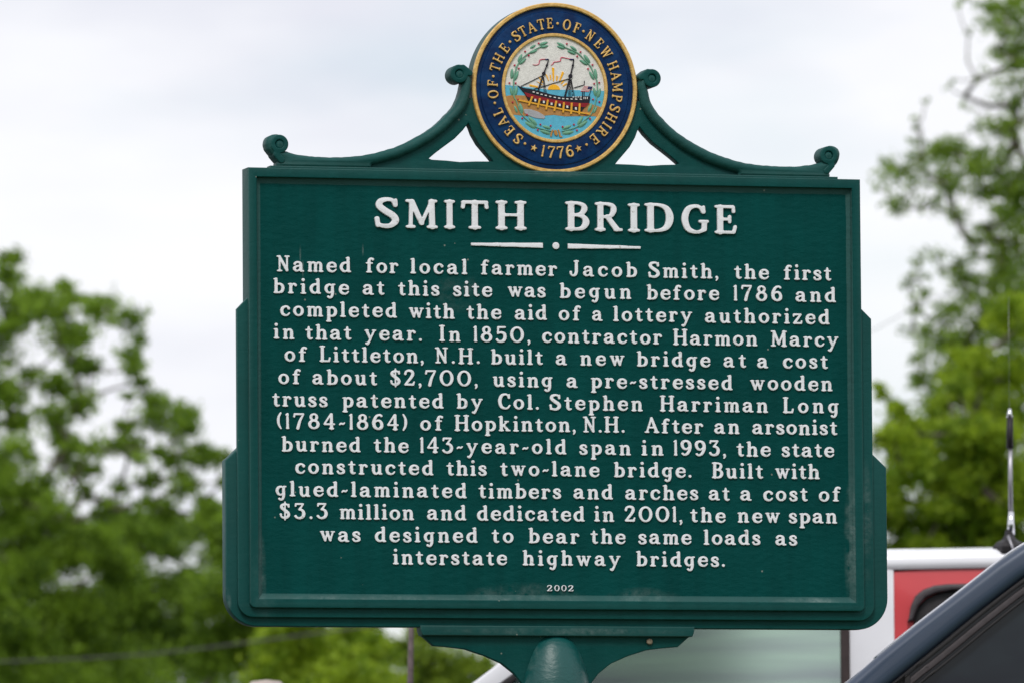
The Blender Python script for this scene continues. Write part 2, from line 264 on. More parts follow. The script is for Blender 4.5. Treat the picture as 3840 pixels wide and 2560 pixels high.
GL = {
 'o': (68, [E(34, 33, 25, 27, 6, 9)]), '0': (88, [E(44, 50, 35, 44, 6, 9.5)]), 'O': (90, [E(45, 50, 35, 44, 6, 10)]),
 'a': (72, [C((12, 49, 8), (20, 59, 6), (34, 60.5, 6), (48, 54, 8), (51, 40, t), (51, 12, t), (57, 5.5, 5.5), (67, 5.5, 5)), C((50, 39, 5), (30, 36, 5.5), (13, 28, 8), (10, 17, 9), (20, 7, 6.5), (36, 9, 5), (50, 20, 5))]),
 'b': (73, [S((19, 88, t), (19, 8, t)), fl(19, 90), C((19, 48, 5), (36, 60, 6), (56, 52, 8.5), (63, 33, t), (56, 13, 8.5), (36, 5.5, 5.5), (8, 5, 5))]),
 'c': (64, [C((53, 49, 9), (44, 59, 6), (30, 60, 6.5), (14, 50, 9), (9, 33, t), (14, 15, 9), (30, 6, 6.5), (46, 8, 5), (57, 19, 4.5))]),
 'd': (73, [S((54, 88, t), (54, 10, t)), fl(54, 90, 11), C((54, 50, 5), (38, 60, 6), (18, 52, 8.5), (9, 33, t), (16, 13, 8.5), (34, 5.5, 6), (54, 15, 5)), S((54, 5, 5.5), (67, 5, 5))]),
 'e': (67, [S((11, 35, 5), (58, 35, 5)), C((58, 36, 6), (54, 51, 7.5), (36, 61, 5.5), (17, 53, 8.5), (9, 33, t), (15, 14, 9), (34, 5.5, 6.5), (50, 9, 5), (60, 19, 4.5))]),
 'f': (54, [C((22, 10, t), (22, 50, t), (22, 72, 9), (28, 86, 7), (38, 89, 5.5), (46, 84, 8)), S((6, 60, 4.8), (42, 60, 4.8)), S((8, 5, 5), (36, 5, 5))]),
 'g': (70, [C((50, 50, 5), (34, 60, 6), (16, 52, 8.5), (9, 34, 9), (16, 16, 8), (32, 9, 5.5), (50, 18, 5)), C((56, 59, 6), (51, 50, 8), (51, 30, 9), (51, 4, 9), (45, -16, 7), (33, -22, 5.5), (24, -16, 7.5)), S((50, 61, 4.5), (65, 61, 4.5))]),
 'h': (79, [S((19, 88, t), (19, 8, t)), fl(19, 90), ft(19), C((20, 42, 5), (34, 58, 6), (51, 58, 7.5), (59, 44, t), (59, 8, t)), ft(60, 12)]),
 'i': (36, [S((18, 56, t), (18, 8, t)), fl(18), ft(18), S((17, 88, 10), (17.1, 88, 10))]),
 'l': (38, [S((19, 88, t), (19, 8, t)), fl(19, 90), ft(19)]),
 'k': (78, [S((19, 88, t), (19, 8, t)), fl(19, 90), ft(19, 11), S((24, 28, 5), (53, 57, 5)), ft(54, 10, 61, 4.5), S((35, 38, 7), (60, 8, 8.5)), ft(63, 11)]),
 'm': (104, [S((17, 56, 9), (17, 8, 9)), fl(17), ft(17, 9), C((18, 42, 5), (28, 57, 6), (42, 58, 7), (52, 46, 9), (52, 8, 9)), ft(52, 8), C((54, 42, 5), (64, 57, 6), (77, 58, 7), (86, 46, 9), (86, 8, 9)), ft(88, 10)]),
 'n': (77, [S((18, 56, t), (18, 8, t)), fl(18), ft(18, 11), C((19, 42, 5), (33, 58, 6), (50, 58, 7.5), (57, 44, t), (57, 8, t)), ft(59, 11)]),
 'p': (73, [S((18, 56, t), (18, -22, t)), fl(18), ft(18, 12, -25), C((19, 48, 5), (35, 60, 6), (55, 52, 8.5), (62, 33, t), (55, 14, 8.5), (36, 6, 6), (19, 14, 5))]),
 'r': (60, [S((19, 56, t), (19, 8, t)), fl(19), ft(19), C((20, 42, 5), (30, 56, 6), (42, 60, 6), (50, 52, 8.5))]),
 's': (57, [C((46, 49, 7.5), (42, 58, 5.5), (28, 61, 6), (14, 54, 7.5), (14, 43, 8.5), (29, 34, 9), (44, 25, 8.5), (47, 13, 7.5), (32, 5.5, 6), (15, 7, 5.5), (9, 17, 7))]),
 't': (50, [C((23, 78, 5), (23, 64, 8), (23, 30, t), (24, 14, 9), (33, 6, 7), (45, 9, 4.5)), S((6, 60, 5), (42, 60, 5))]),
 'u': (76, [fl(17), C((17, 56, t), (17, 22, t), (24, 8, 8), (38, 6, 6), (54, 20, 5)), S((56, 56, t), (56, 10, t)), fl(56), S((56, 5, 5.5), (69, 5, 5))]),
 'w': (98, [S((14, 58, 8.5), (33, 8, 7.5)), S((33, 8, 5.5), (48, 52, 5)), S((47, 57, 8.5), (66, 8, 7.5)), S((66, 8, 5.5), (83, 58, 5)), ft(14, 9, 61, 4.5), ft(47, 7, 61, 4.5), ft(83, 9, 61, 4.5)]),
 'y': (76, [S((14, 58, 8.5), (36, 12, 8)), C((62, 58, 5.5), (44, 20, 5.5), (30, -8, 6.5), (20, -22, 7.5), (11, -20, 6.5)), ft(14, 9, 61, 4.5), ft(62, 9, 61, 4.5)]),
 'z': (66, [S((10, 60, 6), (54, 60, 5.5)), S((53, 59, 6), (13, 7, 8)), S((10, 6, 5.5), (56, 6, 6)), S((9, 60, 5), (7, 49, 5)), S((57, 6, 5), (60, 18, 5))]),
 'N': (90, [S((21, 93, 6), (21, 6, 5.5)), S((20, 93, 8.5), (68, 9, 9)), S((69, 94, 5.5), (69, 12, 5.5)), ft(15, 8, 95), ft(69, 12, 95), ft(21, 12)]),
 'J': (66, [C((48, 93, t), (48, 50, t), (47, 26, t), (40, 10, 8), (26, 5, 6.5), (13, 12, 6), (11, 26, 8)), ft(48, 12, 95)]),
 'S': (76, [C((64, 78, 6), (57, 91, 6), (41, 95, 6.5), (20, 89, 9), (15, 73, 10), (34, 56, 10.5), (58, 40, 10.5), (65, 23, 10.5), (50, 7.5, 8), (28, 5.5, 7), (13, 12, 6), (8, 30, 6.5)), S((66, 93, 5), (65, 76, 7)), S((8, 30, 7), (10, 7, 6))]),
 'I': (38, [S((19, 93, t), (19, 6, t)), ft(19, 13, 95), ft(19)]),
 'L': (76, [S((20, 93, t), (20, 6, t)), ft(20, 13, 95), S((8, 5.5, 5.5), (62, 5.5, 6)), S((64, 8, 5), (68, 25, 5.5))]),
 'H': (98, [S((20, 93, t), (20, 6, t)), S((78, 93, t), (78, 6, t)), S((20, 51, 5), (78, 51, 5)), ft(20, 13, 95), ft(20), ft(78, 13, 95), ft(78)]),
 'M': (110, [S((22, 93, 6), (20, 6, 6)), S((24, 91, 9.5), (56, 18, 8)), S((56, 18, 5.5), (88, 91, 5.5)), S((89, 93, t), (91, 6, t)), ft(17, 9, 95), ft(94, 9, 95), ft(20, 11), ft(91, 13)]),
 'C': (84, [C((69, 74, 7), (62, 88, 6), (46, 95, 6), (22, 85, 9), (10.5, 52, 10.5), (20, 18, t), (44, 6, 6), (62, 10, 5.5), (75, 25, 5)), S((71, 93, 4.5), (70, 74, 6.5))]),
 'A': (96, [S((46, 94, 6), (17, 8, 5.5)), S((46, 92, 8), (79, 8, 10)), S((25, 34, 5), (66, 34, 5)), ft(16, 10), ft(79, 13)]),
 'B': (78, [S((21, 93, t), (21, 6, t)), C((8, 95, 5), (40, 95, 5.5), (58, 88, 7), (62, 75, 9), (54, 60, 7), (36, 54, 5), (20, 54, 5)), C((36, 54, 5), (58, 48, 7), (67, 30, 10), (58, 11, 8), (40, 5, 5.5), (8, 5, 5))]),
 'T': (90, [S((45, 93, t), (45, 6, t)), ft(45, 15), S((8, 94, 6), (82, 94, 6)), S((9, 92, 5.5), (7, 76, 6)), S((81, 92, 5.5), (83, 76, 6))]),
 'R': (94, [S((21, 93, t), (21, 6, t)), C((8, 95, 5), (42, 95, 5.5), (61, 88, 8), (65, 73, t), (57, 55, 7), (40, 50, 5), (20, 50, 5)), S((44, 50, 8), (74, 8, t)), ft(80, 10), ft(20)]),
 'D': (90, [S((21, 93, t), (21, 6, t)), C((8, 95, 5), (44, 95, 5.5), (69, 82, 9), (78, 50, 11), (69, 18, 9), (44, 5, 5.5), (8, 5, 5))]),
 'G': (88, [C((71, 76, 7), (62, 89, 6), (46, 95, 6), (22, 85, 9), (10.5, 52, 10.5), (20, 18, t), (44, 6, 6), (62, 9, 6), (74, 16, 7)), S((72, 93, 4.5), (71, 76, 6.5)), S((74, 38, 8.5), (74, 16, 8)), ft(72, 12, 43, 5)]),
 'E': (76, [S((21, 93, t), (21, 6, t)), S((8, 95, 5), (62, 95, 5.5)), S((64, 93, 5), (65, 78, 5.5)), S((20, 51, 5), (50, 51, 5)), S((52, 61, 5), (52, 41, 5)), S((8, 5, 5), (64, 5, 5.5)), S((66, 7, 5), (70, 25, 5.5))]),
 'F': (72, [S((21, 93, t), (21, 6, t)), ft(21), S((8, 95, 5), (62, 95, 5.5)), S((64, 93, 5), (65, 78, 5.5)), S((20, 51, 5), (50, 51, 5)), S((52, 61, 5), (52, 41, 5))]),
 'W': (122, [S((20, 93, t), (42, 8, 8)), S((42, 8, 5.5), (62, 90, 5.5)), S((60, 92, t), (82, 8, 8)), S((82, 8, 5.5), (104, 93, 5.5)), ft(18, 12, 95), ft(58, 10, 95), ft(104, 12, 95)]),
 'P': (78, [S((21, 93, t), (21, 6, t)), ft(21), C((8, 95, 5), (42, 95, 5.5), (61, 88, 8), (66, 72, t), (58, 53, 7), (40, 47, 5), (20, 47, 5))]),
 '1': (28, [S((16, 93, 7), (16, 7, 8)), S((7, 88, 4.5), (16, 92, 6)), ft(16, 6, 5, 4.8)]),
 '2': (72, [C((10, 73, 7.5), (15, 88, 6.5), (32, 95, 7), (53, 88, 9), (57, 70, t), (43, 46, 8), (22, 22, 7), (11, 8, 6)), S((9, 7, 6), (60, 7, 7)), S((61, 9, 5), (66, 23, 5))]),
 '3': (72, [S((12, 94, 6), (57, 94, 5.5)), S((11, 94, 5), (9, 81, 5)), S((57, 93, 5), (34, 60, 6)), C((32, 60, 6), (50, 56, 7.5), (61, 38, 10), (56, 16, 9), (36, 6, 7), (18, 9, 6.5), (9, 18, 8))]),
 '4': (78, [S((50, 94, 5.5), (9, 34, 5)), S((9, 32, 5.5), (71, 32, 5.5)), S((54, 93, 8.5), (54, 6, t)), ft(54, 11)]),
 '5': (72, [S((18, 94, 6), (60, 95, 6)), S((17, 94, 6), (15, 58, 5.5)), C((15, 55, 5.5), (34, 62, 6.5), (56, 54, 9), (61, 32, 10), (52, 12, 9), (32, 5.5, 7), (16, 8, 7), (9, 17, 7.5))]),
 '6': (74, [C((60, 87, 7), (48, 94, 6), (27, 84, 8), (12, 52, 10), (16, 20, 10), (37, 6, 6.5), (58, 14, 9), (63, 32, t), (54, 52, 8), (36, 58, 6), (18, 47, 5))]),
 '7': (76, [S((12, 94, 6), (67, 94, 6)), S((11, 92, 5), (9, 78, 6)), C((67, 92, 5), (45, 50, 8), (32, 6, 9.5))]),
 '8': (76, [E(38, 75, 19, 19, 5.5, 8.5), E(38, 30, 27, 24, 6, t)]),
 ',': (24, [C((11, 8, 8.5), (14, 0, 6.5), (8, -13, 3.5))]), '.': (22, [S((11, 9, 9), (11.1, 9, 9))]),
 '-': (42, [C((5, 31, 4), (14, 39, 5.5), (27, 35, 5.5), (37, 43, 4))]),
 '(': (32, [C((24, 98, 5), (12, 76, 7), (8, 50, 8.5), (12, 24, 7), (24, 2, 5))]), ')': (32, [C((8, 98, 5), (20, 76, 7), (24, 50, 8.5), (20, 24, 7), (8, 2, 5))]),
 '$': (70, [C((58, 78, 6), (50, 88, 5.5), (34, 91, 6.5), (16, 84, 8.5), (13, 70, 9), (30, 56, 9.5), (52, 40, 9.5), (58, 24, 9), (46, 9, 7.5), (26, 7, 6.5), (12, 14, 5.5), (8, 28, 7)), S((35, 104, 4.5), (35, -6, 4.5)), S((59, 90, 4.5), (58, 76, 6))]),
}
GL['9'] = (74, [np.stack([74 - s[:, 0], 100 - s[:, 1], s[:, 2]], 1) for s in GL['6'][1]])
_loops = {}
def glyph_loops(c, dr=-0.9):
    if (c, dr) not in _loops: _loops[(c, dr)] = outline(GL[c][1], dr=dr)
    return _loops[(c, dr)]
def bounds(loops):
    a = np.vstack([np.array(l) for l in loops]); return a[:, 0].min(), a[:, 0].max(), a[:, 1].min(), a[:, 1].max()
_lm = {}
def letter_mesh(c, sx, sz, yf, yb, bev, M, dr=0.0):
    key = (c, round(sx, 3), round(sz, 3), M.name)
    if key not in _lm:
        lp = [[(x * sx, y * sz) for x, y in l] for l in glyph_loops(c, dr)]
        _lm[key] = plate_mesh('letter', lp, yf, yb, bev, M, res=1)
    return _lm[key]

# ------------------------------------------------------------------ terrain
def ground_z(x, y):
    yy = y + 14.6; return .045 * min(max(yy, -20), 24) if yy < 24 else 1.08 + .5 * (1 - math.exp(-(yy - 24) / 300))
GRASS = mat('grass_ground', (.035, .06, .015), .9, .2, base2=(.07, .10, .03), nscale=2.5, bump=.02, bscale=30)
ASPH = mat('asphalt', (.045, .045, .047), .85, .3, base2=(.06, .06, .06), nscale=8, bump=.002, bscale=120)
xs = [-600, -300, -150, -80, -40, -20, -10, -5, 0, 5, 10, 15, 20, 40, 80, 150, 300, 600]
ys = [-300, -150, -80, -40, -25, -14.6, -10, -5, 0, 3, 6, 9.4, 15, 25, 40, 60, 90, 130, 200, 350, 700, 1200]
gv = [(x, y, ground_z(x, y)) for y in ys for x in xs]; nx = len(xs)
gf = [(j * nx + i, j * nx + i + 1, (j + 1) * nx + i + 1, (j + 1) * nx + i) for j in range(len(ys) - 1) for i in range(nx - 1)]
tag(link('ground', mesh('ground', gv, gf, GRASS, True)), kind='structure')
py_ = [1.5, 3, 6, 9.4, 15, 20]
pv = [(x, y, ground_z(x, y) + .02) for y in py_ for x in (-30, 40)]
tag(link('parking_area', mesh('parking_area', pv, [(2 * i, 2 * i + 1, 2 * i + 3, 2 * i + 2) for i in range(len(py_) - 1)], ASPH)), kind='structure')

# ------------------------------------------------------------------ the historical marker
BASE = Vector((.55, .045, ground_z(.55, .045)))
marker = tag(empty('historical_marker', BASE), 'dark green cast metal roadside marker with raised white lettering below a round seal', 'sign')
OFF = tuple(SIGN_O - BASE)
PANEL_Y, L2_Y, L1_Y, BACK_Y = .012, .010, .020, .046
def rounded_bottom(x0, x1, ztop, zbot, r, shoulders=None):
    p = [] if shoulders else [(x0, ztop)]
    if shoulders: p += shoulders[0]
    p += arc(x0 + r, zbot + r, r, r, 180, 270, 12) + arc(x1 - r, zbot + r, r, r, 270, 360, 12)
    p += shoulders[1] if shoulders else [(x1, ztop)]
    return p
op = [(15, -16), (1085, -16), (1085, -738), (15, -738)]
plate('front_frame', [rounded_bottom(0, 1100, 0, -753, 9), op[::-1]], 0, .0452, .0016, FR, marker, loc=OFF)
plate('middle_step', [rounded_bottom(-19, 1121, -243, -769, 27, ([(10, -742), (8, -243 + 28), (-19, -243)], [(1121, -243), (1092, -243 + 28), (1090, -742)]))], L2_Y, .0202, .0016, FR, marker, loc=OFF)
plate('outer_step', [rounded_bottom(-38, 1149, -501, -784, 55, ([(-8, -501 + 28), (-38, -501)], [(1149, -501), (1119, -501 + 28)]))], L1_Y, BACK_Y, .0022, FR, marker, loc=OFF)
# the body behind the steps, a little inside the frame's outline
plate('backing', [[(10, -10), (10, -480), (1090, -480), (1090, -10)]], .0145, .0446, .0008, FR, marker, loc=OFF)
# sloping inner edge round the panel
b0 = [(15, -16), (1085, -16), (1085, -738), (15, -738)]; b1 = [(24, -27), (1076, -27), (1076, -728), (24, -728)]
bm_ = [(16.2, -16.6), (1083.8, -16.6), (1080.5, -733), (19.5, -733)]; ym = [.0095, .0095, .0066, .0066]
v = [(x / 1000, .0016, z / 1000) for x, z in b0] + [(x / 1000, y, z / 1000) for (x, z), y in zip(bm_, ym)] + [(x / 1000, PANEL_Y + .0002, z / 1000) for x, z in b1]
link('inner_bevel', mesh('inner_bevel', v, [(i, (i + 1) % 4, 4 + (i + 1) % 4, 4 + i) for i in range(4)] + [(4 + i, 4 + (i + 1) % 4, 8 + (i + 1) % 4, 8 + i) for i in range(4)], PN), marker, OFF)
nxp, nzp = 60, 40
v = [(.018 + (1.082 - .018) * i / nxp, PANEL_Y + .0003 * math.sin(i * 1.7 + j) * random.random(), -.021 - (.733 - .021) * j / nzp) for j in range(nzp + 1) for i in range(nxp + 1)]
f = [(j * (nxp + 1) + i, (j + 1) * (nxp + 1) + i, (j + 1) * (nxp + 1) + i + 1, j * (nxp + 1) + i + 1) for j in range(nzp) for i in range(nxp)]
panel = link('inscription_panel', mesh('inscription_panel', v, f, PN, True), marker, OFF)

# text
U_ = .275
ROWS = [
(-177.2,[('Named',52,183),('for',210,267),('local',289,390),('farmer',415,551),('Jacob',574,695),('Smith,',716,842),('the',872,934),('first',962,1048)]),
(-215.2,[('bridge',46,179),('at',204,242),('this',267,340),('site',365,434),('was',463,530),('begun',556,684),('before',713,843),('1786',870,958),('and',983,1056)]),
(-253.9,[('completed',58,264),('with',286,367),('the',389,450),('aid',475,532),('of',554,593),('a',614,632),('lottery',652,794),('authorized',818,1044)]),
(-293.0,[('in',46,82),('that',102,183),('year.',207,308),('In',340,377),('1850,',401,502),('contractor',524,739),('Harmon',760,912),('Marcy',937,1060)]),
(-331.1,[('of',65,104),('Littleton,',127,311),('N.H.',332,411),('built',432,524),('a',548,567),('new',592,671),('bridge',694,826),('at',851,891),('a',912,931),('cost',959,1040)]),
(-369.7,[('of',54,93),('about',114,228),('$2,700,',252,407),('using',435,541),('a',567,586),('pre-stressed',611,866),('wooden',899,1048)]),
(-408.5,[('truss',43,140),('patented',167,346),('by',370,416),('Col.',444,516),('Stephen',536,703),('Harriman',735,930),('Long',958,1059)]),
(-446.4,[('(1784-1864)',51,281),('of',305,345),('Hopkinton,',366,582),('N.H.',596,670),('After',707,812),('an',833,878),('arsonist',902,1056)]),
(-485.2,[('burned',59,198),('the',222,283),('143-year-old',304,565),('span',589,681),('in',701,740),('1993,',759,853),('the',873,934),('state',955,1050)]),
(-523.3,[('constructed',83,327),('this',351,422),('two-lane',447,624),('bridge.',651,790),('Built',828,920),('with',943,1023)]),
(-562.1,[('glued-laminated',48,386),('timbers',408,555),('and',578,648),('arches',671,802),('at',822,859),('a',879,899),('cost',921,1001),('of',1022,1061)]),
(-600.5,[('$3.3',55,139),('million',161,292),('and',316,385),('dedicated',405,597),('in',615,650),('2001,',670,773),('the',788,851),('new',874,950),('span',967,1054)]),
(-639.0,[('was',126,197),('designed',223,405),('to',431,469),('bear',497,587),('the',608,670),('same',694,789),('loads',812,914),('as',942,981)]),
(-677.4,[('interstate',255,457),('highway',486,661),('bridges.',690,849)]),
]
YF, YB = .0088, .0125
for z, words_ in ROWS:
    line = empty('text_line', (0, 0, 0), parent=marker); line.location = OFF
    for w, x0, x1 in words_:
        bb = [bounds(glyph_loops(c)) for c in w]
        ws = [(b[1] - b[0]) * U_ for b in bb]; W = x1 - x0; n = len(w)
        sc = 1.0
        if n == 1: gap = 0; sc = W / ws[0]
        else:
            gap = (W - sum(ws)) / (n - 1)
            if gap < 3.0: sc = (W - 3.0 * (n - 1)) / sum(ws); gap = 3.0
            elif gap > 8.5: sc = (W - 8.5 * (n - 1)) / sum(ws); gap = 8.5
        sc = round(sc * 50) / 50; gap = (W - sum(ws) * sc) / max(n - 1, 1)
        x = x0
        for c, b, ww in zip(w, bb, ws):
            me = letter_mesh(c, U_ * sc, U_, YF, YB, .00035, WHITE)
            o = link('letter', me, line, ((x - b[0] * U_ * sc) / 1000, random.uniform(-.0002, .0002), (z + random.uniform(-.35, .35)) / 1000))
            o.rotation_euler = (0, random.uniform(-.008, .008), 0)
            x += ww * sc + gap
title = empty('title_line', OFF, parent=marker)
TT = 'SMITHBRIDGE'; TB = [(226,-47,268,-99.5),(281,-48.5,337,-100),(350,-48.5,368,-99.5),(380,-48.5,428,-99.5),(442,-48,496,-99.5),(567,-47,609,-99),(620,-47.5,669,-99),(680,-48.5,700,-99.5),(710,-47.5,761,-99),(777,-49,825,-99.5),(837,-48.5,876,-100)]
for c, (x0, z1, x1, z0) in zip(TT, TB):
    b = bounds(glyph_loops(c)); sx = (x1 - x0) / (b[1] - b[0]); sz = (z1 - z0) / (b[3] - b[2])
    link('letter', letter_mesh(c, sx, sz, .0068, YB, .0006, WHITE), title, ((x0 - b[0] * sx) / 1000, 0, (z0 - b[2] * sz) / 1000))
orn = empty('ruled_ornament', OFF, parent=marker)
def jag(p, q, n=14, a=.35): return [(p[0] + (q[0] - p[0]) * i / n, p[1] + (q[1] - p[1]) * i / n + (random.uniform(-a, a) if 0 < i < n else 0)) for i in range(n)]
plate('rule_bar', [jag((397.5, -122.2), (526, -120)) + [(526, -120)] + jag((526, -129), (397.5, -126.8)) + [(397.5, -126.8)]], YF, YB, .0006, WHITE, orn)
plate('rule_bar', [jag((571, -120.5), (702, -123.2)) + [(702, -123.2)] + jag((702, -127.6), (571, -129.2)) + [(571, -129.2)]], YF, YB, .0006, WHITE, orn)
plate('rule_dot', [circle(549.5, -124.8, 6.1, 28)], YF, YB, .0008, WHITE, orn)
date = empty('date_line', OFF, parent=marker)
for c, x0 in zip('2002', (529, 542, 554.5, 567)):
    b = bounds(glyph_loops(c, -1.5)); sx = 9.0 / (b[1] - b[0]); sz = 10.4 / (b[3] - b[2])
    link('letter', letter_mesh(c, sx, sz, .0085, YB, .0004, WHITE, -1.5), date, ((x0 - b[0] * sx) / 1000, 0, -.7213))

# scroll ornaments, left and mirrored
def mir(l): return [(1100 - p[0],) + tuple(p[1:]) for p in l]
bandc = [(384, 176, 6.5), (392, 160, 7.5), (390, 143, 8), (385, 124, 8.5), (374, 106, 8.5), (358, 89, 8.5), (336, 70, 8.5), (308, 52, 9), (276, 36, 9), (240, 24, 9), (205, 16, 9), (160, 12, 9), (120, 12, 9), (90, 15, 9), (64, 22, 8)]
stem_ = [(64, 20, 8), (52, 26, 7), (44, 37, 8), (44, 48, 8), (53, 53, 6)]
hook = [(384, 176, 6.5), (376, 180, 7), (368, 175, 7.5)]
def wob(st, a): return [np.array([[p[0] + random.uniform(-a, a), p[1] + random.uniform(-a, a), p[2]] for p in s]) for s in st]
for side in (0, 1):
    fx = mir if side else (lambda l: l)
    loc = OFF
    sc_ = empty('scroll_ornament', loc, parent=marker)
    web = fx([(150, -1), (150, 9), (225, 16), (281, 29), (310, 45), (339, 64), (361, 83), (378, 99), (389, 116), (396, 130), (440, 130), (500, 40), (500, .5)])
    hole = fx([(396, 86), (386, 73), (371, 58), (349, 42), (337, 33), (325, 23), (330, 21), (356, 20), (380, 18), (408, 19.5), (440, 20), (436, 25), (428, 34), (414, 50), (404, 67), (400, 78)])
    plate('scroll_web', [web, hole[::-1]], .0155, .040, .0018, FR, sc_)
    plate('scroll_band', outline(wob([C(*fx(bandc)), C(*fx(stem_))], .5) + [S(*fx([(120, 5, 7), (60, 7, 7)])), S(*fx([(215, 6, 5), (120, 5, 7)]))], 1.8, 3), .003, .042, .0055, FR, sc_, res=0)
    for cx, cz, r_ in ((376.5, 169.5, 11.6), (56, 41.5, 11.6)):
        X_ = 1100 - cx if side else cx; sg = -1 if side else 1
        tail = [(384, 181, 4.6), (396, 171, 5)] if cz > 100 else [(50, 24, 5), (60, 14, 6)]
        plate('volute', outline([E(X_, cz, r_, r_, 4.4, 4.4), S(*fx(tail))], 1.2, 2), .0015, .042, .0022, FR, sc_, res=2)
        lathe('volute_knob', [(.0, .0015), (.0045, .0016), (.0066, .0024), (.0074, .0042), (.0074, .0135), (.0125, .0135), (.0125, .036), (.0, .036)], FR, sc_, 28, (X_ + sg * .8) / 1000, (cz - 1.2) / 1000)
# low base rail between the scrolls
plate('crest_rail', [jag((223, 7), (400, 15), 10, .4) + jag((400, 15), (700, 15), 14, .4) + jag((700, 15), (877, 7), 10, .4) + [(877, -1.2), (223, -1.2)]], .0160, .0405, .0012, FR, marker, loc=OFF)
plate('crest_ledge', [[(40, 4), (1060, 4), (1060, -1.4), (40, -1.4)]], .0022, .030, .0018, FR, marker, loc=OFF)

# seal
SC = (550.0, 149.3); SR = 148.5
seal = empty('state_seal', tuple(Vector(OFF) + Vector((SC[0] / 1000, 0, SC[1] / 1000))), parent=marker)
Rm = SR / 1000
lathe('seal_backing', [(.01, .052), (Rm - .002, .052), (Rm, .049), (Rm, .0165), (Rm - .003, .0155), (.02, .0155)], FR, seal, 160)
def ringprof(ro, ri, yf, yb, b=.001): return [(ro, yb), (ro, yf + b), (ro - b, yf), (ri + b, yf), (ri, yf + b), (ri, yb)]
lathe('seal_rim', ringprof(Rm, Rm * .953, .0085, .0158, .0015), GOLD, seal, 160)
lathe('seal_ring', [(Rm * .956, .0150), (Rm * .93, .0142), (Rm * .905, .0138), (Rm * .895, .0118), (Rm * .88, .0112), (Rm * .70, .0112), (Rm * .63, .0118)], NAVY, seal, 160)
lathe('seal_inner_rim', ringprof(Rm * .642, Rm * .603, .0085, .0145, .0013), GOLD, seal, 128)
ri = Rm * .606
lathe('seal_field', [(ri, .0130), (.0005, .0130), (.00001, .0130)], SKYW, seal, 128)
SEALTXT = [('S',-143.2),('E',-132.6),('A',-122.9),('L',-113.1),('.',-104.8),('O',-97.0),('F',-87.2),('.',-81.0),('T',-73.0),('H',-64.0),('E',-53.4),('.',-45.8),('S',-38.3),('T',-30.7),('A',-21.8),('T',-12.5),('E',-4.4),('.',2.7),('O',11.3),('F',21.0),('.',27.5),('N',34.7),('E',45.2),('W',55.5),('H',68.6),('A',78.2),('M',88.2),('P',98.1),('S',107.4),('H',116.4),('I',124.4),('R',131.8),('E',141.4),('.',150.2),('*',158.6),('6',167.2),('7',175.6),('7',-176.0),('1',-168.3),('*',-159.6),('.',-150.7)]
def at_angle(ang, r, flip=False):
    a = math.radians(ang); return (r * math.sin(a), r * math.cos(a)), a
for c, ang in SEALTXT:
    bottom = c in '1776'
    (px, pz), a = at_angle(ang, Rm * .757)
    s = .185 * (.80 if c not in '176' else .84)
    if c == '.': me = plate_mesh('dot', [circle(0, 0, 2.3, 14)], .0075, .0118, .0006, GOLD)
    elif c == '*':
        me = plate_mesh('star', [[(math.sin(math.radians(36 * i)) * (6.6 if i % 2 == 0 else 2.7), math.cos(math.radians(36 * i)) * (6.6 if i % 2 == 0 else 2.7)) for i in range(10)]], .0072, .0118, .0007, GOLD, smooth=False)
    else:
        b = bounds(glyph_loops(c, -.6)); hh = 19.2 if not bottom else 20.8
        k = hh / (b[3] - b[2]); kx = k * (.82 if c in 'HMWNOT' else .88)
        if bottom: kx = k * .9
        lp = [[((x - (b[0] + b[1]) / 2) * kx, (y - (b[2] + b[3]) / 2) * k) for x, y in l] for l in glyph_loops(c, -.6)]
        me = plate_mesh('letter', lp, .0072, .0118, .0006, GOLD, res=1)
    o = link('star' if c == '*' else ('dot' if c == '.' else 'letter'), me, seal, (px, 0, pz))
    o.rotation_euler = (0, a + (math.pi if bottom or c == '*' else 0), 0)
# seal picture; coordinates: drawing units -> seal metres
def sq(x, y): return ((x - 754) / 1153 * SR, (845 - y + (x - 754) * .015) / 1198 * SR)
def clip(poly, r):
    out_, n = [], 72
    sub = list(poly)
    for k in range(n):
        a = 2 * math.pi * k / n; nx_, nz_ = math.cos(a), math.sin(a); d = lambda p: r - (p[0] * nx_ + p[1] * nz_); res = []
        for i in range(len(sub)):
            p, q_ = sub[i], sub[(i + 1) % len(sub)]; dp, dq = d(p), d(q_)
            if dp >= 0: res.append(p)
            if (dp >= 0) != (dq >= 0): tt = dp / (dp - dq); res.append((p[0] + (q_[0] - p[0]) * tt, p[1] + (q_[1] - p[1]) * tt))
        sub = res
        if not sub: break
    return sub
RC = SR * .6035
def relief(name, poly, yf, M, bev=.0003, yb=.0131): return plate(name, [clip([sq(*p) for p in poly], RC)], yf, yb, bev, M, seal, res=1, smooth=False)
def stroke(name, strokes, yf, M, yb=.0131, bev=.0003, w=1.0):
    st = [np.array([[*sq(p[0], p[1]), p[2] * SR / 1175 * w] for p in s]) for s in strokes]
    return plate(name, outline(st, .35 if max(s[:, 2].max() for s in st) < 1 else .5, .15), yf, yb, bev, M, seal, res=1, smooth=False)
relief('painted_water', [(20, 800), (640, 862), (1500, 880), (1500, 1130), (1240, 1060), (240, 950), (0, 965)], .0126, AQUA)
relief('painted_shore', [(0, 968), (75, 962), (160, 945), (340, 952), (560, 990), (1240, 1055), (1400, 1110), (1500, 1120), (1500, 1260), (1300, 1238), (1050, 1238), (900, 1243), (740, 1222), (620, 1232), (500, 1250), (330, 1240), (200, 1225), (0, 1225)], .0122, SAND)
relief('painted_water', [(0, 1224), (200, 1223), (330, 1238), (500, 1249), (620, 1231), (740, 1221), (900, 1242), (1050, 1237), (1300, 1236), (1500, 1250), (1500, 1700), (0, 1700)], .0125, AQUA)
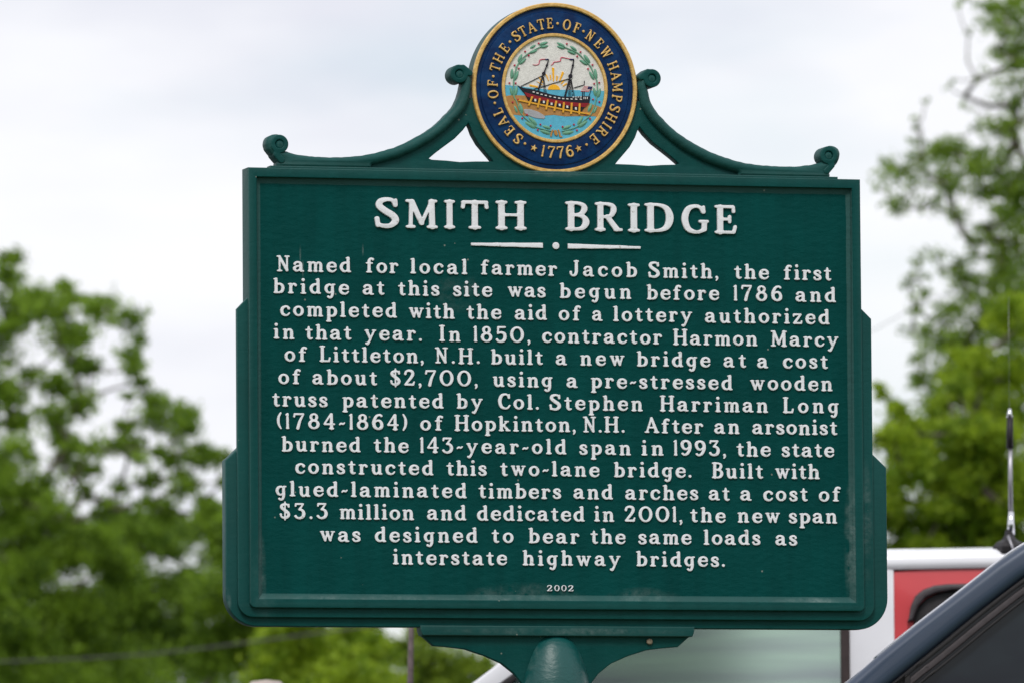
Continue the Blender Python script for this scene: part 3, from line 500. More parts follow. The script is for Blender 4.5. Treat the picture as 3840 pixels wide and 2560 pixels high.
relief('painted_rock', [(318, 1150), (350, 1142), (420, 1146), (520, 1178), (600, 1225), (620, 1260), (600, 1280), (480, 1268), (380, 1232), (330, 1200)], .0114, ROCK, .0006)
relief('painted_sun', [(745 + 85 * math.cos(math.radians(a)), 868 - 74 * math.sin(math.radians(a))) for a in range(0, 181, 12)], .0117, ORANGE)
for ry in [[(718, 555), (752, 560), (747, 750), (733, 750)], [(862, 608), (888, 628), (835, 745), (818, 740)], [(780, 665), (803, 680), (790, 742), (776, 740)], [(688, 660), (707, 665), (709, 735), (696, 730)], [(626, 650), (648, 658), (680, 745), (664, 738)], [(524, 685), (552, 700), (600, 765), (584, 772)], [(500, 750), (530, 760), (590, 800), (580, 808)], [(404, 795), (520, 820), (518, 842), (405, 820)], [(925, 768), (930, 788), (872, 822), (868, 806)], [(885, 715), (900, 730), (852, 790), (840, 782)]]:
    relief('sun_ray', ry, .0119, ORANGE, .0002)
relief('ship_hull', [(232, 808), (300, 838), (345, 850), (420, 858), (560, 893), (690, 930), (860, 962), (1000, 962), (1130, 955), (1245, 955), (1252, 975), (1235, 1052), (1170, 1112), (1128, 1175), (1000, 1160), (700, 1110), (440, 1060), (385, 1030), (330, 925)], .0107, BLACK, .0006)
relief('hull_band', [(322, 905), (500, 955), (700, 1000), (900, 1034), (1100, 1052), (1230, 1054), (1178, 1112), (1000, 1100), (800, 1070), (560, 1030), (360, 968)], .0102, REDP)
for x_, y_ in [(457, 903), (511, 918), (568, 936), (627, 950), (688, 965), (752, 977), (812, 987), (870, 993), (927, 996), (986, 998), (1050, 1000), (1116, 1001)]:
    relief('gun_port', [(x_ - 15, y_ - 9), (x_ + 15, y_ - 6), (x_ + 15, y_ + 9), (x_ - 15, y_ + 6)], .0103, SKYW, .0001, .0109)
for x_ in (1160, 1184, 1208): relief('gun_port', [(x_ - 5, 968), (x_ + 6, 966), (x_ + 4, 998), (x_ - 6, 998)], .0103, SKYW, .0001, .0109)
for x_ in (1010, 1045, 1080, 1115): relief('gun_port', [(x_ - 10, 964), (x_ + 12, 962), (x_ + 12, 974), (x_ - 10, 976)], .0103, SKYW, .0001, .0109)
for x_, y_ in [(478, 1018), (597, 1042), (705, 1068), (818, 1083), (925, 1108), (1045, 1130)]:
    relief('hull_block', [(x_ - 32, y_ - 22), (x_ + 32, y_ - 16), (x_ + 32, y_ + 26), (x_ - 32, y_ + 22)], .0101, BLACK, .0001, .0109)
    relief('gun_port', [(x_ - 13, y_ - 18), (x_ + 13, y_ - 15), (x_ + 13, y_ + 18), (x_ - 13, y_ + 16)], .0097, SKYW, .0001, .0103)
YEL = flat('seal_yellow_paint', (.72, .36, .03))
stroke('scaffold_beam', [S((250, 1020, 11), (560, 1082, 11), (900, 1152, 11), (1240, 1210, 10))], .0100, YEL)
for a_, b_ in [((438, 965), (385, 1095)), ((543, 990), (510, 1122)), ((655, 1010), (628, 1148)), ((772, 1025), (742, 1168)), ((878, 1045), (865, 1190)), ((988, 1050), (975, 1210)), ((1098, 1060), (1090, 1215))]:
    w_ = 13; relief('scaffold_post', [(a_[0] - w_, a_[1]), (a_[0] + w_, a_[1] + 2), (b_[0] + w_, b_[1] + 2), (b_[0] - w_, b_[1])], .0093, YEL, .0003, .0108)
stroke('mast', [S((522, 885, 9), (600, 640, 8)), S((600, 640, 7), (648, 525, 6), (672, 440, 4)), S((602, 642, 24), (604, 643, 24)), S((648, 525, 15), (649, 526, 15))], .0100, BLACK)
stroke('mast', [S((895, 965, 11), (973, 680, 9)), S((973, 680, 8), (1010, 525, 7), (1025, 432, 4)), S((975, 675, 28), (976, 676, 28)), S((1010, 525, 15), (1011, 526, 15))], .0100, BLACK)
stroke('rigging', [S((285, 822, 4.5), (600, 662, 4.5)), S((465, 860, 5), (640, 808, 5), (950, 712, 5)), S((1025, 838, 4.5), (1168, 795, 5), (1172, 742, 4.5)), S((1280, 822, 4), (1235, 950, 4)), S((1145, 890, 5), (1142, 955, 5)), S((1168, 890, 5), (1165, 955, 5))], .0112, BLACK)
def shroud(tops, bots, y0, y1, n):
    st = [S((a, y0, 1.7), (b, y1, 1.9)) for a, b in zip(tops, bots)]
    for i in range(1, n):
        q_ = i / n; xa = tops[0] + (bots[0] - tops[0]) * q_; xb = tops[-1] + (bots[-1] - tops[-1]) * q_; st.append(S((xa, y0 + (y1 - y0) * q_, 1.3), (xb, y0 + (y1 - y0) * q_, 1.3)))
    return st
stroke('shroud_net', shroud((594, 598, 604), (606, 626, 646), 690, 925, 15), .0120, BLACK)
stroke('shroud_net', shroud((968, 972, 976), (942, 962, 985), 715, 962, 16), .0120, BLACK)
stroke('shroud_net', shroud((980, 986, 992), (1000, 1018, 1036), 720, 958, 16), .0120, BLACK)
stroke('pennant', [C((660, 442, 4), (610, 440, 5), (560, 448, 6), (542, 475, 5), (538, 505, 5), (500, 524, 4.5), (452, 518, 3))], .0116, PINK)
stroke('pennant', [C((1020, 438, 4), (940, 428, 5), (860, 413, 6), (842, 438, 6), (838, 462, 6), (790, 475, 5), (748, 480, 6), (735, 505, 5), (705, 525, 3))], .0116, PINK)
stroke('pennant_canton', [S((628, 443, 7), (662, 441, 7))], .0112, INDIGO); stroke('pennant_canton', [S((975, 440, 10), (1018, 441, 9))], .0112, INDIGO)
for i in range(9):
    q_ = i / 9; y0 = 815 + 76 * q_; relief('flag_stripe', [(1165 - 50 * q_, y0), (1280 - 48 * q_, y0 + 5), (1280 - 53 * q_, y0 + 13), (1163 - 52 * q_, y0 + 8)], .0118, BERRY if i % 2 == 0 else SKYW, .0001)
relief('flag_canton', [(1225, 817), (1280, 820), (1262, 856), (1212, 854)], .0113, INDIGO, .0002)
# wreath
leaves = [((545, 240), (665, 200)), ((560, 275), (672, 250)), ((415, 290), (495, 240)), ((405, 355), (518, 315)), ((245, 480), (305, 370)), ((265, 515), (362, 430)), ((155, 720), (165, 575)), ((195, 745), (248, 605)), ((165, 960), (135, 830)), ((205, 960), (228, 820)), ((230, 1200), (190, 1095)), ((305, 1210), (265, 1055)), ((505, 1370), (385, 1250)), ((490, 1410), (335, 1320)), ((700, 1415), (575, 1375)), ((690, 1490), (545, 1440)),
 ((905, 265), (790, 205)), ((905, 290), (790, 255)), ((1070, 320), (975, 250)), ((1055, 365), (935, 320)), ((1255, 490), (1165, 370)), ((1220, 515), (1105, 445)), ((1340, 720), (1320, 565)), ((1310, 725), (1240, 605)), ((1330, 960), (1300, 830)), ((1360, 975), (1395, 840)), ((1220, 1180), (1275, 1050)), ((1290, 1200), (1345, 1095)), ((1070, 1360), (1150, 1235)), ((1075, 1395), (1210, 1300)), ((850, 1420), (985, 1370)), ((850, 1480), (1020, 1455))]
stroke('wreath_stem', [C((600, 245, 5), (520, 285, 6), (400, 355, 6), (305, 430, 6), (240, 520, 7), (205, 620, 7), (183, 740, 8), (185, 960, 8), (215, 1030, 6), (270, 1180, 6), (330, 1260, 7), (430, 1345, 7), (510, 1400, 6), (620, 1430, 6), (700, 1450, 5))], .0106, LEAFP)
stroke('wreath_stem', [C((860, 250, 5), (940, 285, 6), (1080, 350, 7), (1180, 450, 7), (1260, 540, 8), (1300, 640, 7), (1345, 740, 8), (1350, 860, 7), (1335, 1000, 6), (1270, 1190, 7), (1170, 1290, 6), (1060, 1385, 6), (930, 1430, 6), (850, 1450, 5))], .0106, LEAFP)
for a_, b_ in leaves:
    a_, b_ = sq(*a_), sq(*b_); cx, cz = (a_[0] + b_[0]) / 2, (a_[1] + b_[1]) / 2; L_ = math.hypot(b_[0] - a_[0], b_[1] - a_[1]) / 2; an = math.atan2(b_[1] - a_[1], b_[0] - a_[0])
    v = [(0, -.0022, 0)]; n = 14
    for ring, yy in ((.6, -.0018), (1, .0)):
        for i in range(n):
            tt = 2 * math.pi * i / n; x_ = math.cos(tt) * L_ * ring; z_ = math.sin(tt) * L_ * .33 * ring * (1 - .15 * math.cos(tt)); v.append(((x_ * math.cos(an) - z_ * math.sin(an)) / 1000, yy, (x_ * math.sin(an) + z_ * math.cos(an)) / 1000))
    f = [(0, 1 + i, 1 + (i + 1) % n) for i in range(n)] + [(1 + i, 1 + n + i, 1 + n + (i + 1) % n, 1 + (i + 1) % n) for i in range(n)]
    link('wreath_leaf', mesh('wreath_leaf', v, f, LEAFP, True), seal, (cx / 1000, .0124, cz / 1000))
bme = None
for p in [(535, 220), (345, 335), (395, 390), (197, 530), (255, 575), (123, 780), (210, 782), (165, 1048), (243, 1010), (297, 1272), (363, 1222), (512, 1435), (550, 1358), (693, 1375), (928, 222), (1120, 335), (1072, 397), (1285, 515), (1222, 572), (1307, 780), (1378, 765), (1290, 1000), (1378, 1035), (1188, 1210), (1245, 1272), (1018, 1355), (1060, 1435), (860, 1388)]:
    x_, z_ = sq(*p)
    if bme is None:
        bme = plate_mesh('wreath_berry', [circle(0, 0, 1.6, 12)], .0100, .0128, .0006, BERRY)
    link('wreath_berry', bme, seal, (x_ / 1000, 0, z_ / 1000))
stroke('wreath_bow', [C((720, 1435, 9), (703, 1475, 11), (695, 1520, 9)), S((757, 1455, 22), (767, 1490, 22)), C((800, 1435, 10), (815, 1480, 12), (822, 1525, 9), (850, 1525, 6))], .0100, TAN)

# bracket and post below
def sym(l): return l + [(1100 - x, z) for x, z in l[::-1]]
plate('bracket_ledge', [sym([(304, -781), (305, -790), (308, -798)])], .016, .0448, .002, FR, marker, loc=OFF)
br = sym([(308, -797), (314, -801), (331, -815.5), (352, -817), (387, -821), (422, -832), (452, -845), (474, -862), (490, -882), (500, -905), (506, -930)])
plate('bracket_web', [br], .029, .043, .002, FR, marker, loc=OFF)
v, f = [], []; prof = [(0.2, 0), (9, 1.5), (19, 6), (28, 12), (36, 20), (44, 34), (52, 54), (59, 76), (63, 100), (64, 130), (63, 170), (62, 230)]
n = 48
for r, d_ in prof:
    for i in range(n):
        a = 2 * math.pi * i / n; v.append((.55 + r / 1000 * math.cos(a), .045 + r / 1000 * math.sin(a) * .9, -.789 - d_ / 1000))
for k in range(len(prof) - 1):
    for i in range(n): j = (i + 1) % n; f.append((k * n + i, k * n + j, (k + 1) * n + j, (k + 1) * n + i))
DOME = wear_paint('green_socket_paint', (.0008, .062, .058), (.001, .075, .070), .38, [(.50, -.83, .02, .03, .9), (.60, -.85, .015, .06, .5)], .0001, .0012, spec=.5)
me = mesh('post_socket', v, f, DOME, True); link('post_socket', me, marker, OFF)
pz = BASE.z - SIGN_O.z
link('post', tube_mesh('post', [(.55, .045, -1.018), (.55, .045, pz - .3)], .046, DOME, 32), marker, OFF)
plate('mud_dauber_nest', [circle(717, -806.5, 5.5, 12)], .023, .030, .0022, mat('dried_mud', (.22, .18, .13), .9, .1, noise=.3, nscale=300), marker, loc=OFF)

# ------------------------------------------------------------------ vehicles (local x = along the vehicle, y = away from the camera)
RH = Vector((.9629, -.2697, 0)).normalized(); NH = Vector((RH.y * -1, RH.x, 0)); YAW = math.atan2(RH.y, RH.x)
def spot(D, u=0): p = CAM + NH * D + RH * u; return Vector((p.x, p.y, ground_z(p.x, p.y)))
def strip(name, pts, w, y0, y1, M, parent, bev=.003):
    c = catmull([(a, b, 1) for a, b in pts], 6)[:, :2]; d = np.gradient(c, axis=0); d /= np.linalg.norm(d, axis=1)[:, None]; nn = np.stack([-d[:, 1], d[:, 0]], 1) * w / 2
    poly = [tuple(q * 1000) for q in (c + nn)] + [tuple(q * 1000) for q in (c - nn)[::-1]]
    return plate(name, [poly], y0, y1, min(bev, w * .3), M, parent)
VW = mat('white_car_paint', (.80, .80, .84), .25, .5, coat=.5, noise=.02, nscale=5)
VR = mat('red_car_paint', (.62, .055, .065), .35, .5, coat=.3, noise=.05, nscale=6)
VB = mat('blue_grey_car_paint', (.038, .058, .100), .34, .5, .1, coat=.4, noise=.06, nscale=3)
RUB = mat('black_rubber', (.012, .010, .012), .55, .4, noise=.2, nscale=60); TRIM = mat('grey_brown_trim', (.055, .045, .05), .5, .4, noise=.15, nscale=60)
BROWN = mat('brown_window_channel', (.045, .032, .032), .6, .3, noise=.15, nscale=60)
CHROME = mat('chrome', (.75, .75, .78), .12, .5, 1, noise=.03, nscale=40); STEEL = mat('grey_antenna_metal', (.38, .37, .40), .35, .5, .7, noise=.1, nscale=40)
GLS = mat('side_window_glass', (.33, .39, .38), .12, .6, .75, base2=(.46, .62, .50), nscale=2.8, stretch=(.6, .6, 6), detail=2)  # horizontal colour streaks paint reflections into the pane
DGL = mat('dark_window_glass', (.004, .004, .010), .05, .32, 0, base2=(.022, .036, .042), nscale=2.6, stretch=(.7, .7, 1.6), coat=0)  # lighter second tone is reflection contrast painted into the dark glass
INT = mat('dark_interior', (.02, .02, .022), .8, .3, noise=.2, nscale=8)

van_o = spot(20); van = tag(empty('white_truck', van_o, YAW), 'white cab with a red rear panel and pale side window, parked behind the marker', 'truck')
gz = van_o.z; Z = lambda l: [(a, b - gz) for a, b in l]
mm = lambda l: [(a * 1000, b * 1000) for a, b in l]
shell = Z([(-1.95, 1.30), (-1.93, 1.90), (-1.80, 2.02), (-.62, 2.09), (-.46, 2.063), (-.09, 2.348), (-.031, 2.392), (.20, 2.560), (.30, 2.602), (.50, 2.622), (.865, 2.628), (.865, 1.30)])
win = Z([(-.40, 2.07), (.012, 2.372), (.24, 2.535), (.30, 2.560), (.744, 2.575), (.744, 2.07)])
plate('cab_side', [mm(shell), mm(win)[::-1]], -.03, .03, .006, VW, van)
strip('window_channel', Z([(.753, 2.07), (.753, 2.30), (.753, 2.575)]), .020, -.036, .02, BROWN, van)
strip('window_channel', Z([(-.40, 2.073), (.000, 2.358), (.24, 2.532)]), .016, -.034, .02, RUB, van)
plate('side_window', [mm(Z([(-.42, 2.05), (.0, 2.365), (.24, 2.545), (.30, 2.57), (.76, 2.585), (.76, 2.05)]))], -.008, -.003, .001, GLS, van, smooth=False)
plate('rear_panel', [mm(Z([(.860, 1.30), (.861, 2.432), (.856, 2.535), (.8555, 2.594), (.964, 2.603), (1.083, 2.607), (2.6, 2.63), (2.6, 1.30)]))], -.024, .035, .006, VR, van)
strip('panel_seam', Z([(.8595, 1.6), (.8595, 2.432), (.855, 2.535), (.854, 2.594)]), .005, -.027, -.01, BROWN, van, .001)
# roof: a crowned slab with a rolled edge
v, f = [], []; prof = [(-.030, 2.597), (-.036, 2.604), (-.037, 2.612), (-.034, 2.626), (-.028, 2.633), (-.016, 2.640), (0.02, 2.643), (.3, 2.662), (.85, 2.675), (1.4, 2.662), (1.72, 2.640), (1.73, 2.60)]
us = [.20, .26, .34, .5, .85, 1.2, 1.8, 2.62]; lift = [-.075, -.045, -.018, -.010, 0, .004, .010, .012]
for u, dz in zip(us, lift):
    for y_, z_ in prof: v.append((u, y_, z_ + dz - gz))
np_ = len(prof)
for i in range(len(us) - 1):
    for j in range(np_ - 1): f.append((i * np_ + j, (i + 1) * np_ + j, (i + 1) * np_ + j + 1, i * np_ + j + 1))
f.append(tuple(range(np_))); f.append(tuple((len(us) - 1) * np_ + i for i in range(np_)))
link('roof', mesh('roof', v, f, VW, True), van)
visor = [(.893, 2.478), (.897, 2.488), (.901, 2.513), (.912, 2.537), (.930, 2.551), (.955, 2.560), (.986, 2.563), (1.25, 2.568), (1.25, 2.548), (.999, 2.549), (.964, 2.544), (.937, 2.534), (.919, 2.515), (.912, 2.498), (.908, 2.482)]
plate('window_visor', [mm(Z(visor))], -.050, -.022, .006, TRIM, van, res=3)
plate('rear_window', [mm(Z([(.908, 2.15), (.909, 2.49), (.92, 2.515), (.94, 2.533), (.965, 2.543), (1.0, 2.549), (1.6, 2.56), (1.6, 2.15)]))], -.030, -.02, .003, RUB, van)
# far side, front, hood, underbody, wheels: a plain but complete vehicle
v1, f1 = join_arrays([box_vf(-1.93, 2.58, .036, 1.66, 1.32 - gz, 1.98 - gz), box_vf(.93, 2.58, .037, 1.66, 1.985 - gz, 2.59 - gz)])
link('cab_interior', mesh('cab_interior', v1, f1, INT), van)
plate('cab_side', [mm(shell), mm(win)[::-1]], 1.67, 1.72, .006, VW, van)
link('windshield', mesh('windshield', [(-.46, .04, 2.063 - gz), (.20, .04, 2.556 - gz), (.20, 1.66, 2.556 - gz), (-.46, 1.66, 2.063 - gz)], [(0, 1, 2, 3)], DGL), van)
v1, f1 = box_vf(-1.92, -.5, .034, 1.665, 1.985 - gz, 2.05 - gz); link('hood', mesh('hood', v1, f1, VW), van)
def wheel(parent, u, y_, r=.36, w=.22):
    o = link('wheel', tube_mesh('wheel', [(0, -w / 2, 0), (0, w / 2, 0)], r, RUB, 28), parent, (u, y_, r))
    link('rim', tube_mesh('rim', [(0, -w / 2 - .01, 0), (0, w / 2 + .01, 0)], r * .6, STEEL, 20), o)
for u in (-1.25, 1.9):
    for y_ in (.10, 1.55): wheel(van, u, y_)
v1, f1 = box_vf(-1.9, 2.5, .1, 1.6, .30, 1.30 - gz); link('underbody', mesh('underbody', v1, f1, RUB), van)

# whip antenna standing on the truck's roof
ant_o = spot(19.99, 1.116); ant_p = Vector((ant_o.x, ant_o.y, 0)); 
a_o = van_o + RH * 1.128 + NH * -.005; a_o.z = 2.642
ant = tag(empty('whip_antenna', a_o, YAW), 'black magnet-base whip antenna with a chrome tip standing on the white truck roof', 'antenna')
zz = lambda z: z - 2.642
base_v, base_f = [], []
for r, z_ in [(.036, -.010), (.038, .006), (.030, .016), (.017, .022), (.011, .032), (.009, .044)]:
    for i in range(6): a = math.pi / 3 * i; base_v.append((r * math.cos(a), r * math.sin(a), z_))
for k in range(5):
    for i in range(6): j = (i + 1) % 6; base_f.append((k * 6 + i, k * 6 + j, k * 6 + 6 + j, k * 6 + 6 + i))
base_f.append(tuple(range(5, -1, -1))); base_f.append(tuple(range(30, 36)))
link('antenna_base', mesh('antenna_base', base_v, base_f, RUB), ant)
link('cable', tube_mesh('cable', [(-.004, -.03, .03), (0, -.04, .015), (.006, -.043, -.002), (.012, -.06, -.004)], .003, STEEL, 6), ant)
tb = lambda name, z0, z1, r0, r1, M, x=0: link(name, tube_mesh(name, [(.004 + x, 0, zz(z0)), (.004 + x, 0, zz((z0 + z1) / 2)), (.005 + x, 0, zz(z1))], [r0, (r0 + r1) / 2, r1], M, 12), ant)
tb('loading_coil', 2.676, 2.728, .009, .006, CHROME); tb('mast_rod', 2.728, 2.880, .0052, .0046, STEEL); tb('grip_sleeve', 2.872, 2.942, .0085, .0075, RUB)
tb('chrome_tip', 2.942, 2.962, .0075, .003, CHROME); tb('whip', 2.96, 3.216, .0003, .00025, STEEL)

# blue-grey car in front of the truck
car_o = spot(17); car = tag(empty('blue_grey_car', car_o, YAW), 'blue-grey car with a steep windshield pillar and dark side window, nearest vehicle', 'car')
gz = car_o.z
OUT = [(.10, 1.80), (.642, 2.223), (.702, 2.275), (.778, 2.335), (.855, 2.393), (.932, 2.452), (.984, 2.487), (1.08, 2.535), (1.25, 2.585), (1.5, 2.615), (1.9, 2.62)]
PB = [(.16, 1.755), (.728, 2.222), (.778, 2.262), (.837, 2.309), (.895, 2.356), (.983, 2.422), (1.08, 2.478), (1.25, 2.530), (1.5, 2.556), (1.9, 2.56)]
plate('windshield_pillar', [mm(Z(OUT + PB[::-1]))], -.03, .05, .018, VB, car, res=4)
strip('pillar_edge_trim', Z([(a - .0002, b + .0002) for a, b in OUT[:9]]), .0045, -.012, .02, CHROME, car, .001)
lo = [(a + .004, b - .004) for a, b in PB]
strip('window_seal', Z(lo), .007, -.026, .02, RUB, car, .0015)
strip('window_seal', Z([(a + .017, b - .0135) for a, b in PB]), .013, -.020, .02, TRIM, car, .003)
strip('window_seal', Z([(a + .0285, b - .0225) for a, b in PB]), .005, -.026, .02, RUB, car, .0015)
plate('side_window', [mm(Z([(a - .002, b + .003) for a, b in PB[:-1]] + [(1.88, 2.562), (1.88, 1.76)]))], -.008, -.003, .001, DGL, car, smooth=False)
strip('window_divider', Z([(.759, 2.238), (.759, 2.10), (.759, 1.76)]), .011, -.024, .02, RUB, car, .002)
plate('corner_window', [mm(Z([(.20, 1.80), (.722, 2.213), (.752, 2.236), (.752, 1.80)]))], -.014, -.009, .001, TRIM, car)
plate('body_side', [mm(Z([(-.95, 1.30), (-.98, 1.62), (-.90, 1.72), (.05, 1.83), (.16, 1.765), (2.9, 1.765), (3.2, 1.70), (3.2, 1.25), (2.8, 1.15), (-.7, 1.15)]))], -.05, 1.72, .03, VB, car, res=3)
plate('roof', [mm(Z([(1.0, 2.44), (1.08, 2.525), (1.25, 2.575), (1.5, 2.605), (1.9, 2.612), (2.5, 2.56), (2.7, 2.48), (1.9, 2.56), (1.5, 2.55), (1.25, 2.52)]))], .052, 1.62, .006, VB, car)
plate('rear_pillar', [mm(Z([(1.9, 1.76), (1.9, 2.60), (2.5, 2.555), (2.85, 2.2), (3.0, 1.76)]))], -.03, .05, .015, VB, car)
link('windshield', mesh('windshield', [(.13, .04, 1.80 - gz), (1.06, .04, 2.52 - gz), (1.06, 1.62, 2.52 - gz), (.13, 1.62, 1.80 - gz)], [(0, 1, 2, 3)], DGL), car)
v1, f1 = join_arrays([box_vf(1.5, 1.75, .25, 1.4, 1.78 - gz, 2.3 - gz), box_vf(.3, 2.8, .06, 1.6, 1.75 - gz, 1.79 - gz)]); link('seat', mesh('seat', v1, f1, INT), car)
plate('windshield_pillar', [mm(Z(OUT + PB[::-1]))], 1.63, 1.70, .018, VB, car, res=2)
for u in (-.3, 2.5):
    for y_ in (.08, 1.6): wheel(car, u, y_, .34)

# ------------------------------------------------------------------ trees
LEFT = [(-5.427,9.834,0.23),(-5.334,9.456,0.28),(-5.523,9.175,0.23),(-5.005,9.359,0.28),(-4.746,9.57,0.18),(-4.818,9.099,0.28),(-4.348,9.26,0.23),(-4.043,9.14,0.19),(-4.044,8.834,0.18),(-4.584,8.862,0.21),(-4.914,8.605,0.21),(-5.431,8.515,0.26),(-5.338,8.232,0.19),(-4.68,8.368,0.21),(-3.975,8.575,0.1),(-4.962,8.229,0.21),(-3.789,8.267,0.26),(-3.554,8.313,0.19),(-4.188,8.153,0.13),(-4.118,7.964,0.21),(-3.508,8.101,0.18),(-3.65,7.866,0.18),(-3.392,7.794,0.18),(-3.932,7.586,0.17),(-4.424,7.778,0.17),(-4.776,7.804,0.23),(-5.245,7.855,0.23),(-5.527,7.575,0.28),(-5.011,7.524,0.23),(-3.157,7.792,0.16),(-3.088,7.51,0.1),(-3.511,7.466,0.18),(-3.746,7.233,0.19),(-4.356,7.261,0.19),(-5.247,7.244,0.28),(-4.778,7.193,0.21),(-3.277,7.182,0.19),(-5.805,8.988,0.42),(-5.901,8.283,0.52),(-5.997,7.343,0.66)]
MASS1 = [(-6.298,7.765,0.5),(-5.69,7.706,0.44),(-6.41,7.102,0.55),(-5.747,7.042,0.55),(-6.191,6.438,0.61),(-5.474,6.377,0.5),(-6.963,6.996,0.66),(-5.138,7.535,0.39)]
MASS2 = [(-5.121,8.204,0.44),(-4.655,8.142,0.35),(-4.949,7.561,0.58),(-4.367,7.499,0.47),(-5.126,6.806,0.58),(-4.428,6.742,0.58),(-5.532,7.158,0.41)]
MASS3 = [(-3.621,7.632,0.32),(-3.302,7.416,0.37),(-3.518,6.938,0.48),(-3.092,6.775,0.43),(-3.574,6.299,0.48),(-2.988,6.241,0.43),(-2.557,7.304,0.64),(-2.615,6.345,0.48)]
SHRUB1 = [(-1.936,4.694,0.21),(-1.661,4.623,0.21),(-1.384,4.655,0.21),(-1.109,4.584,0.19),(-1.869,4.383,0.24),(-1.455,4.345,0.24),(-1.076,4.343,0.21),(-1.659,4.865,0.21),(-1.245,4.827,0.21)]
SHRUB2 = [(-0.929,4.836,0.2),(-0.633,4.797,0.2),(-0.375,4.684,0.18),(-0.82,4.54,0.22),(-0.451,4.463,0.22),(-0.117,4.571,0.18),(-0.743,5.02,0.18)]
RIGHT = [(4.591,11.366,0.13),(4.761,11.429,0.19),(4.949,11.3,0.19),(4.841,11.11,0.12),(4.382,11.453,0.06),(4.463,11.198,0.05),(4.289,10.712,0.04),(4.456,10.605,0.05),(4.034,10.523,0.04),(4.838,10.835,0.1),(4.94,10.538,0.1),(4.542,10.752,0.04),(3.689,9.785,0.18),(3.771,9.552,0.15),(3.585,9.829,0.08),(3.942,9.826,0.17),(3.987,10.079,0.13),(3.905,10.249,0.06),(4.155,10.036,0.19),(4.279,9.823,0.23),(4.366,10.119,0.17),(4.533,9.991,0.19),(4.578,10.244,0.1),(4.747,10.285,0.17),(4.914,10.115,0.21),(4.572,9.694,0.17),(4.824,9.693,0.21),(4.108,9.571,0.16),(4.359,9.485,0.13),(4.947,9.396,0.23),(4.695,9.398,0.15),(4.397,9.147,0.1),(4.587,9.145,0.15),(4.775,9.101,0.15),(4.921,8.932,0.21),(3.954,9.023,0.08),(4.058,8.896,0.1),(3.868,8.813,0.08),(3.971,8.643,0.11),(4.268,8.852,0.15),(4.478,8.808,0.19),(4.687,8.722,0.23),(4.916,8.552,0.25),(3.926,8.391,0.12),(4.052,8.305,0.13),(4.264,8.472,0.19),(4.514,8.344,0.25),(4.806,8.173,0.25),(4.007,8.053,0.15),(4.216,7.967,0.19),(4.509,7.88,0.25),(4.843,7.752,0.25),(3.92,7.801,0.13),(4.086,7.631,0.19),(4.337,7.503,0.25),(4.713,7.374,0.25),(5.368,9.393,0.63),(5.478,8.126,0.71),(5.302,10.874,0.5),(5.213,7.075,0.5)]
RBUSH = [(2.782,6.356,0.07),(2.862,6.143,0.1),(2.81,5.915,0.15),(2.941,5.979,0.16),(3.105,6.011,0.2),(2.873,5.686,0.2),(3.167,5.716,0.23),(2.87,5.392,0.2),(3.163,5.357,0.23),(3.461,5.812,0.23),(3.456,5.42,0.26),(3.753,5.679,0.26),(3.748,5.288,0.26),(3.399,6.074,0.16),(3.693,6.137,0.23),(3.795,6.496,0.16),(3.565,6.334,0.15),(3.095,5.097,0.2),(3.485,5.061,0.23),(2.545,5.525,0.26),(2.508,5.101,0.26),(4.079,5.677,0.33),(3.798,6.79,0.1)]
RBUSH_MORE = [(3.338,6.434,0.15),(3.503,6.596,0.15),(3.668,6.791,0.16),(3.816,6.921,0.16),(3.238,6.238,0.15),(3.038,5.881,0.2),(3.332,5.976,0.2),(3.626,5.974,0.23),(3.328,5.585,0.23),(3.619,5.354,0.23),(2.998,5.228,0.2),(3.323,5.16,0.2),(3.665,6.497,0.2)]
RIGHT_MORE = [(4.239,10.035,0.13),(4.49,9.864,0.19),(4.743,9.904,0.19),(4.951,9.734,0.25),(4.918,10.453,0.08),(4.73,8.806,0.21),(4.902,9.143,0.19),(4.433,8.555,0.19),(4.683,8.385,0.25),(4.176,8.178,0.17),(4.386,8.134,0.21),(4.089,7.884,0.17),(3.708,7.634,0.08),(4.887,11.428,0.21),(4.966,11.003,0.17),(4.713,10.963,0.07)]
MASS1_MORE = [(-6.186,8.152,0.33),(-5.633,8.037,0.3),(-5.192,7.923,0.28),(-6.518,8.099,0.33)]
MASS2_MORE = [(-5.12,8.437,0.26),(-4.771,8.376,0.26),(-4.363,8.344,0.26),(-3.955,8.399,0.23),(-3.78,8.544,0.17)]

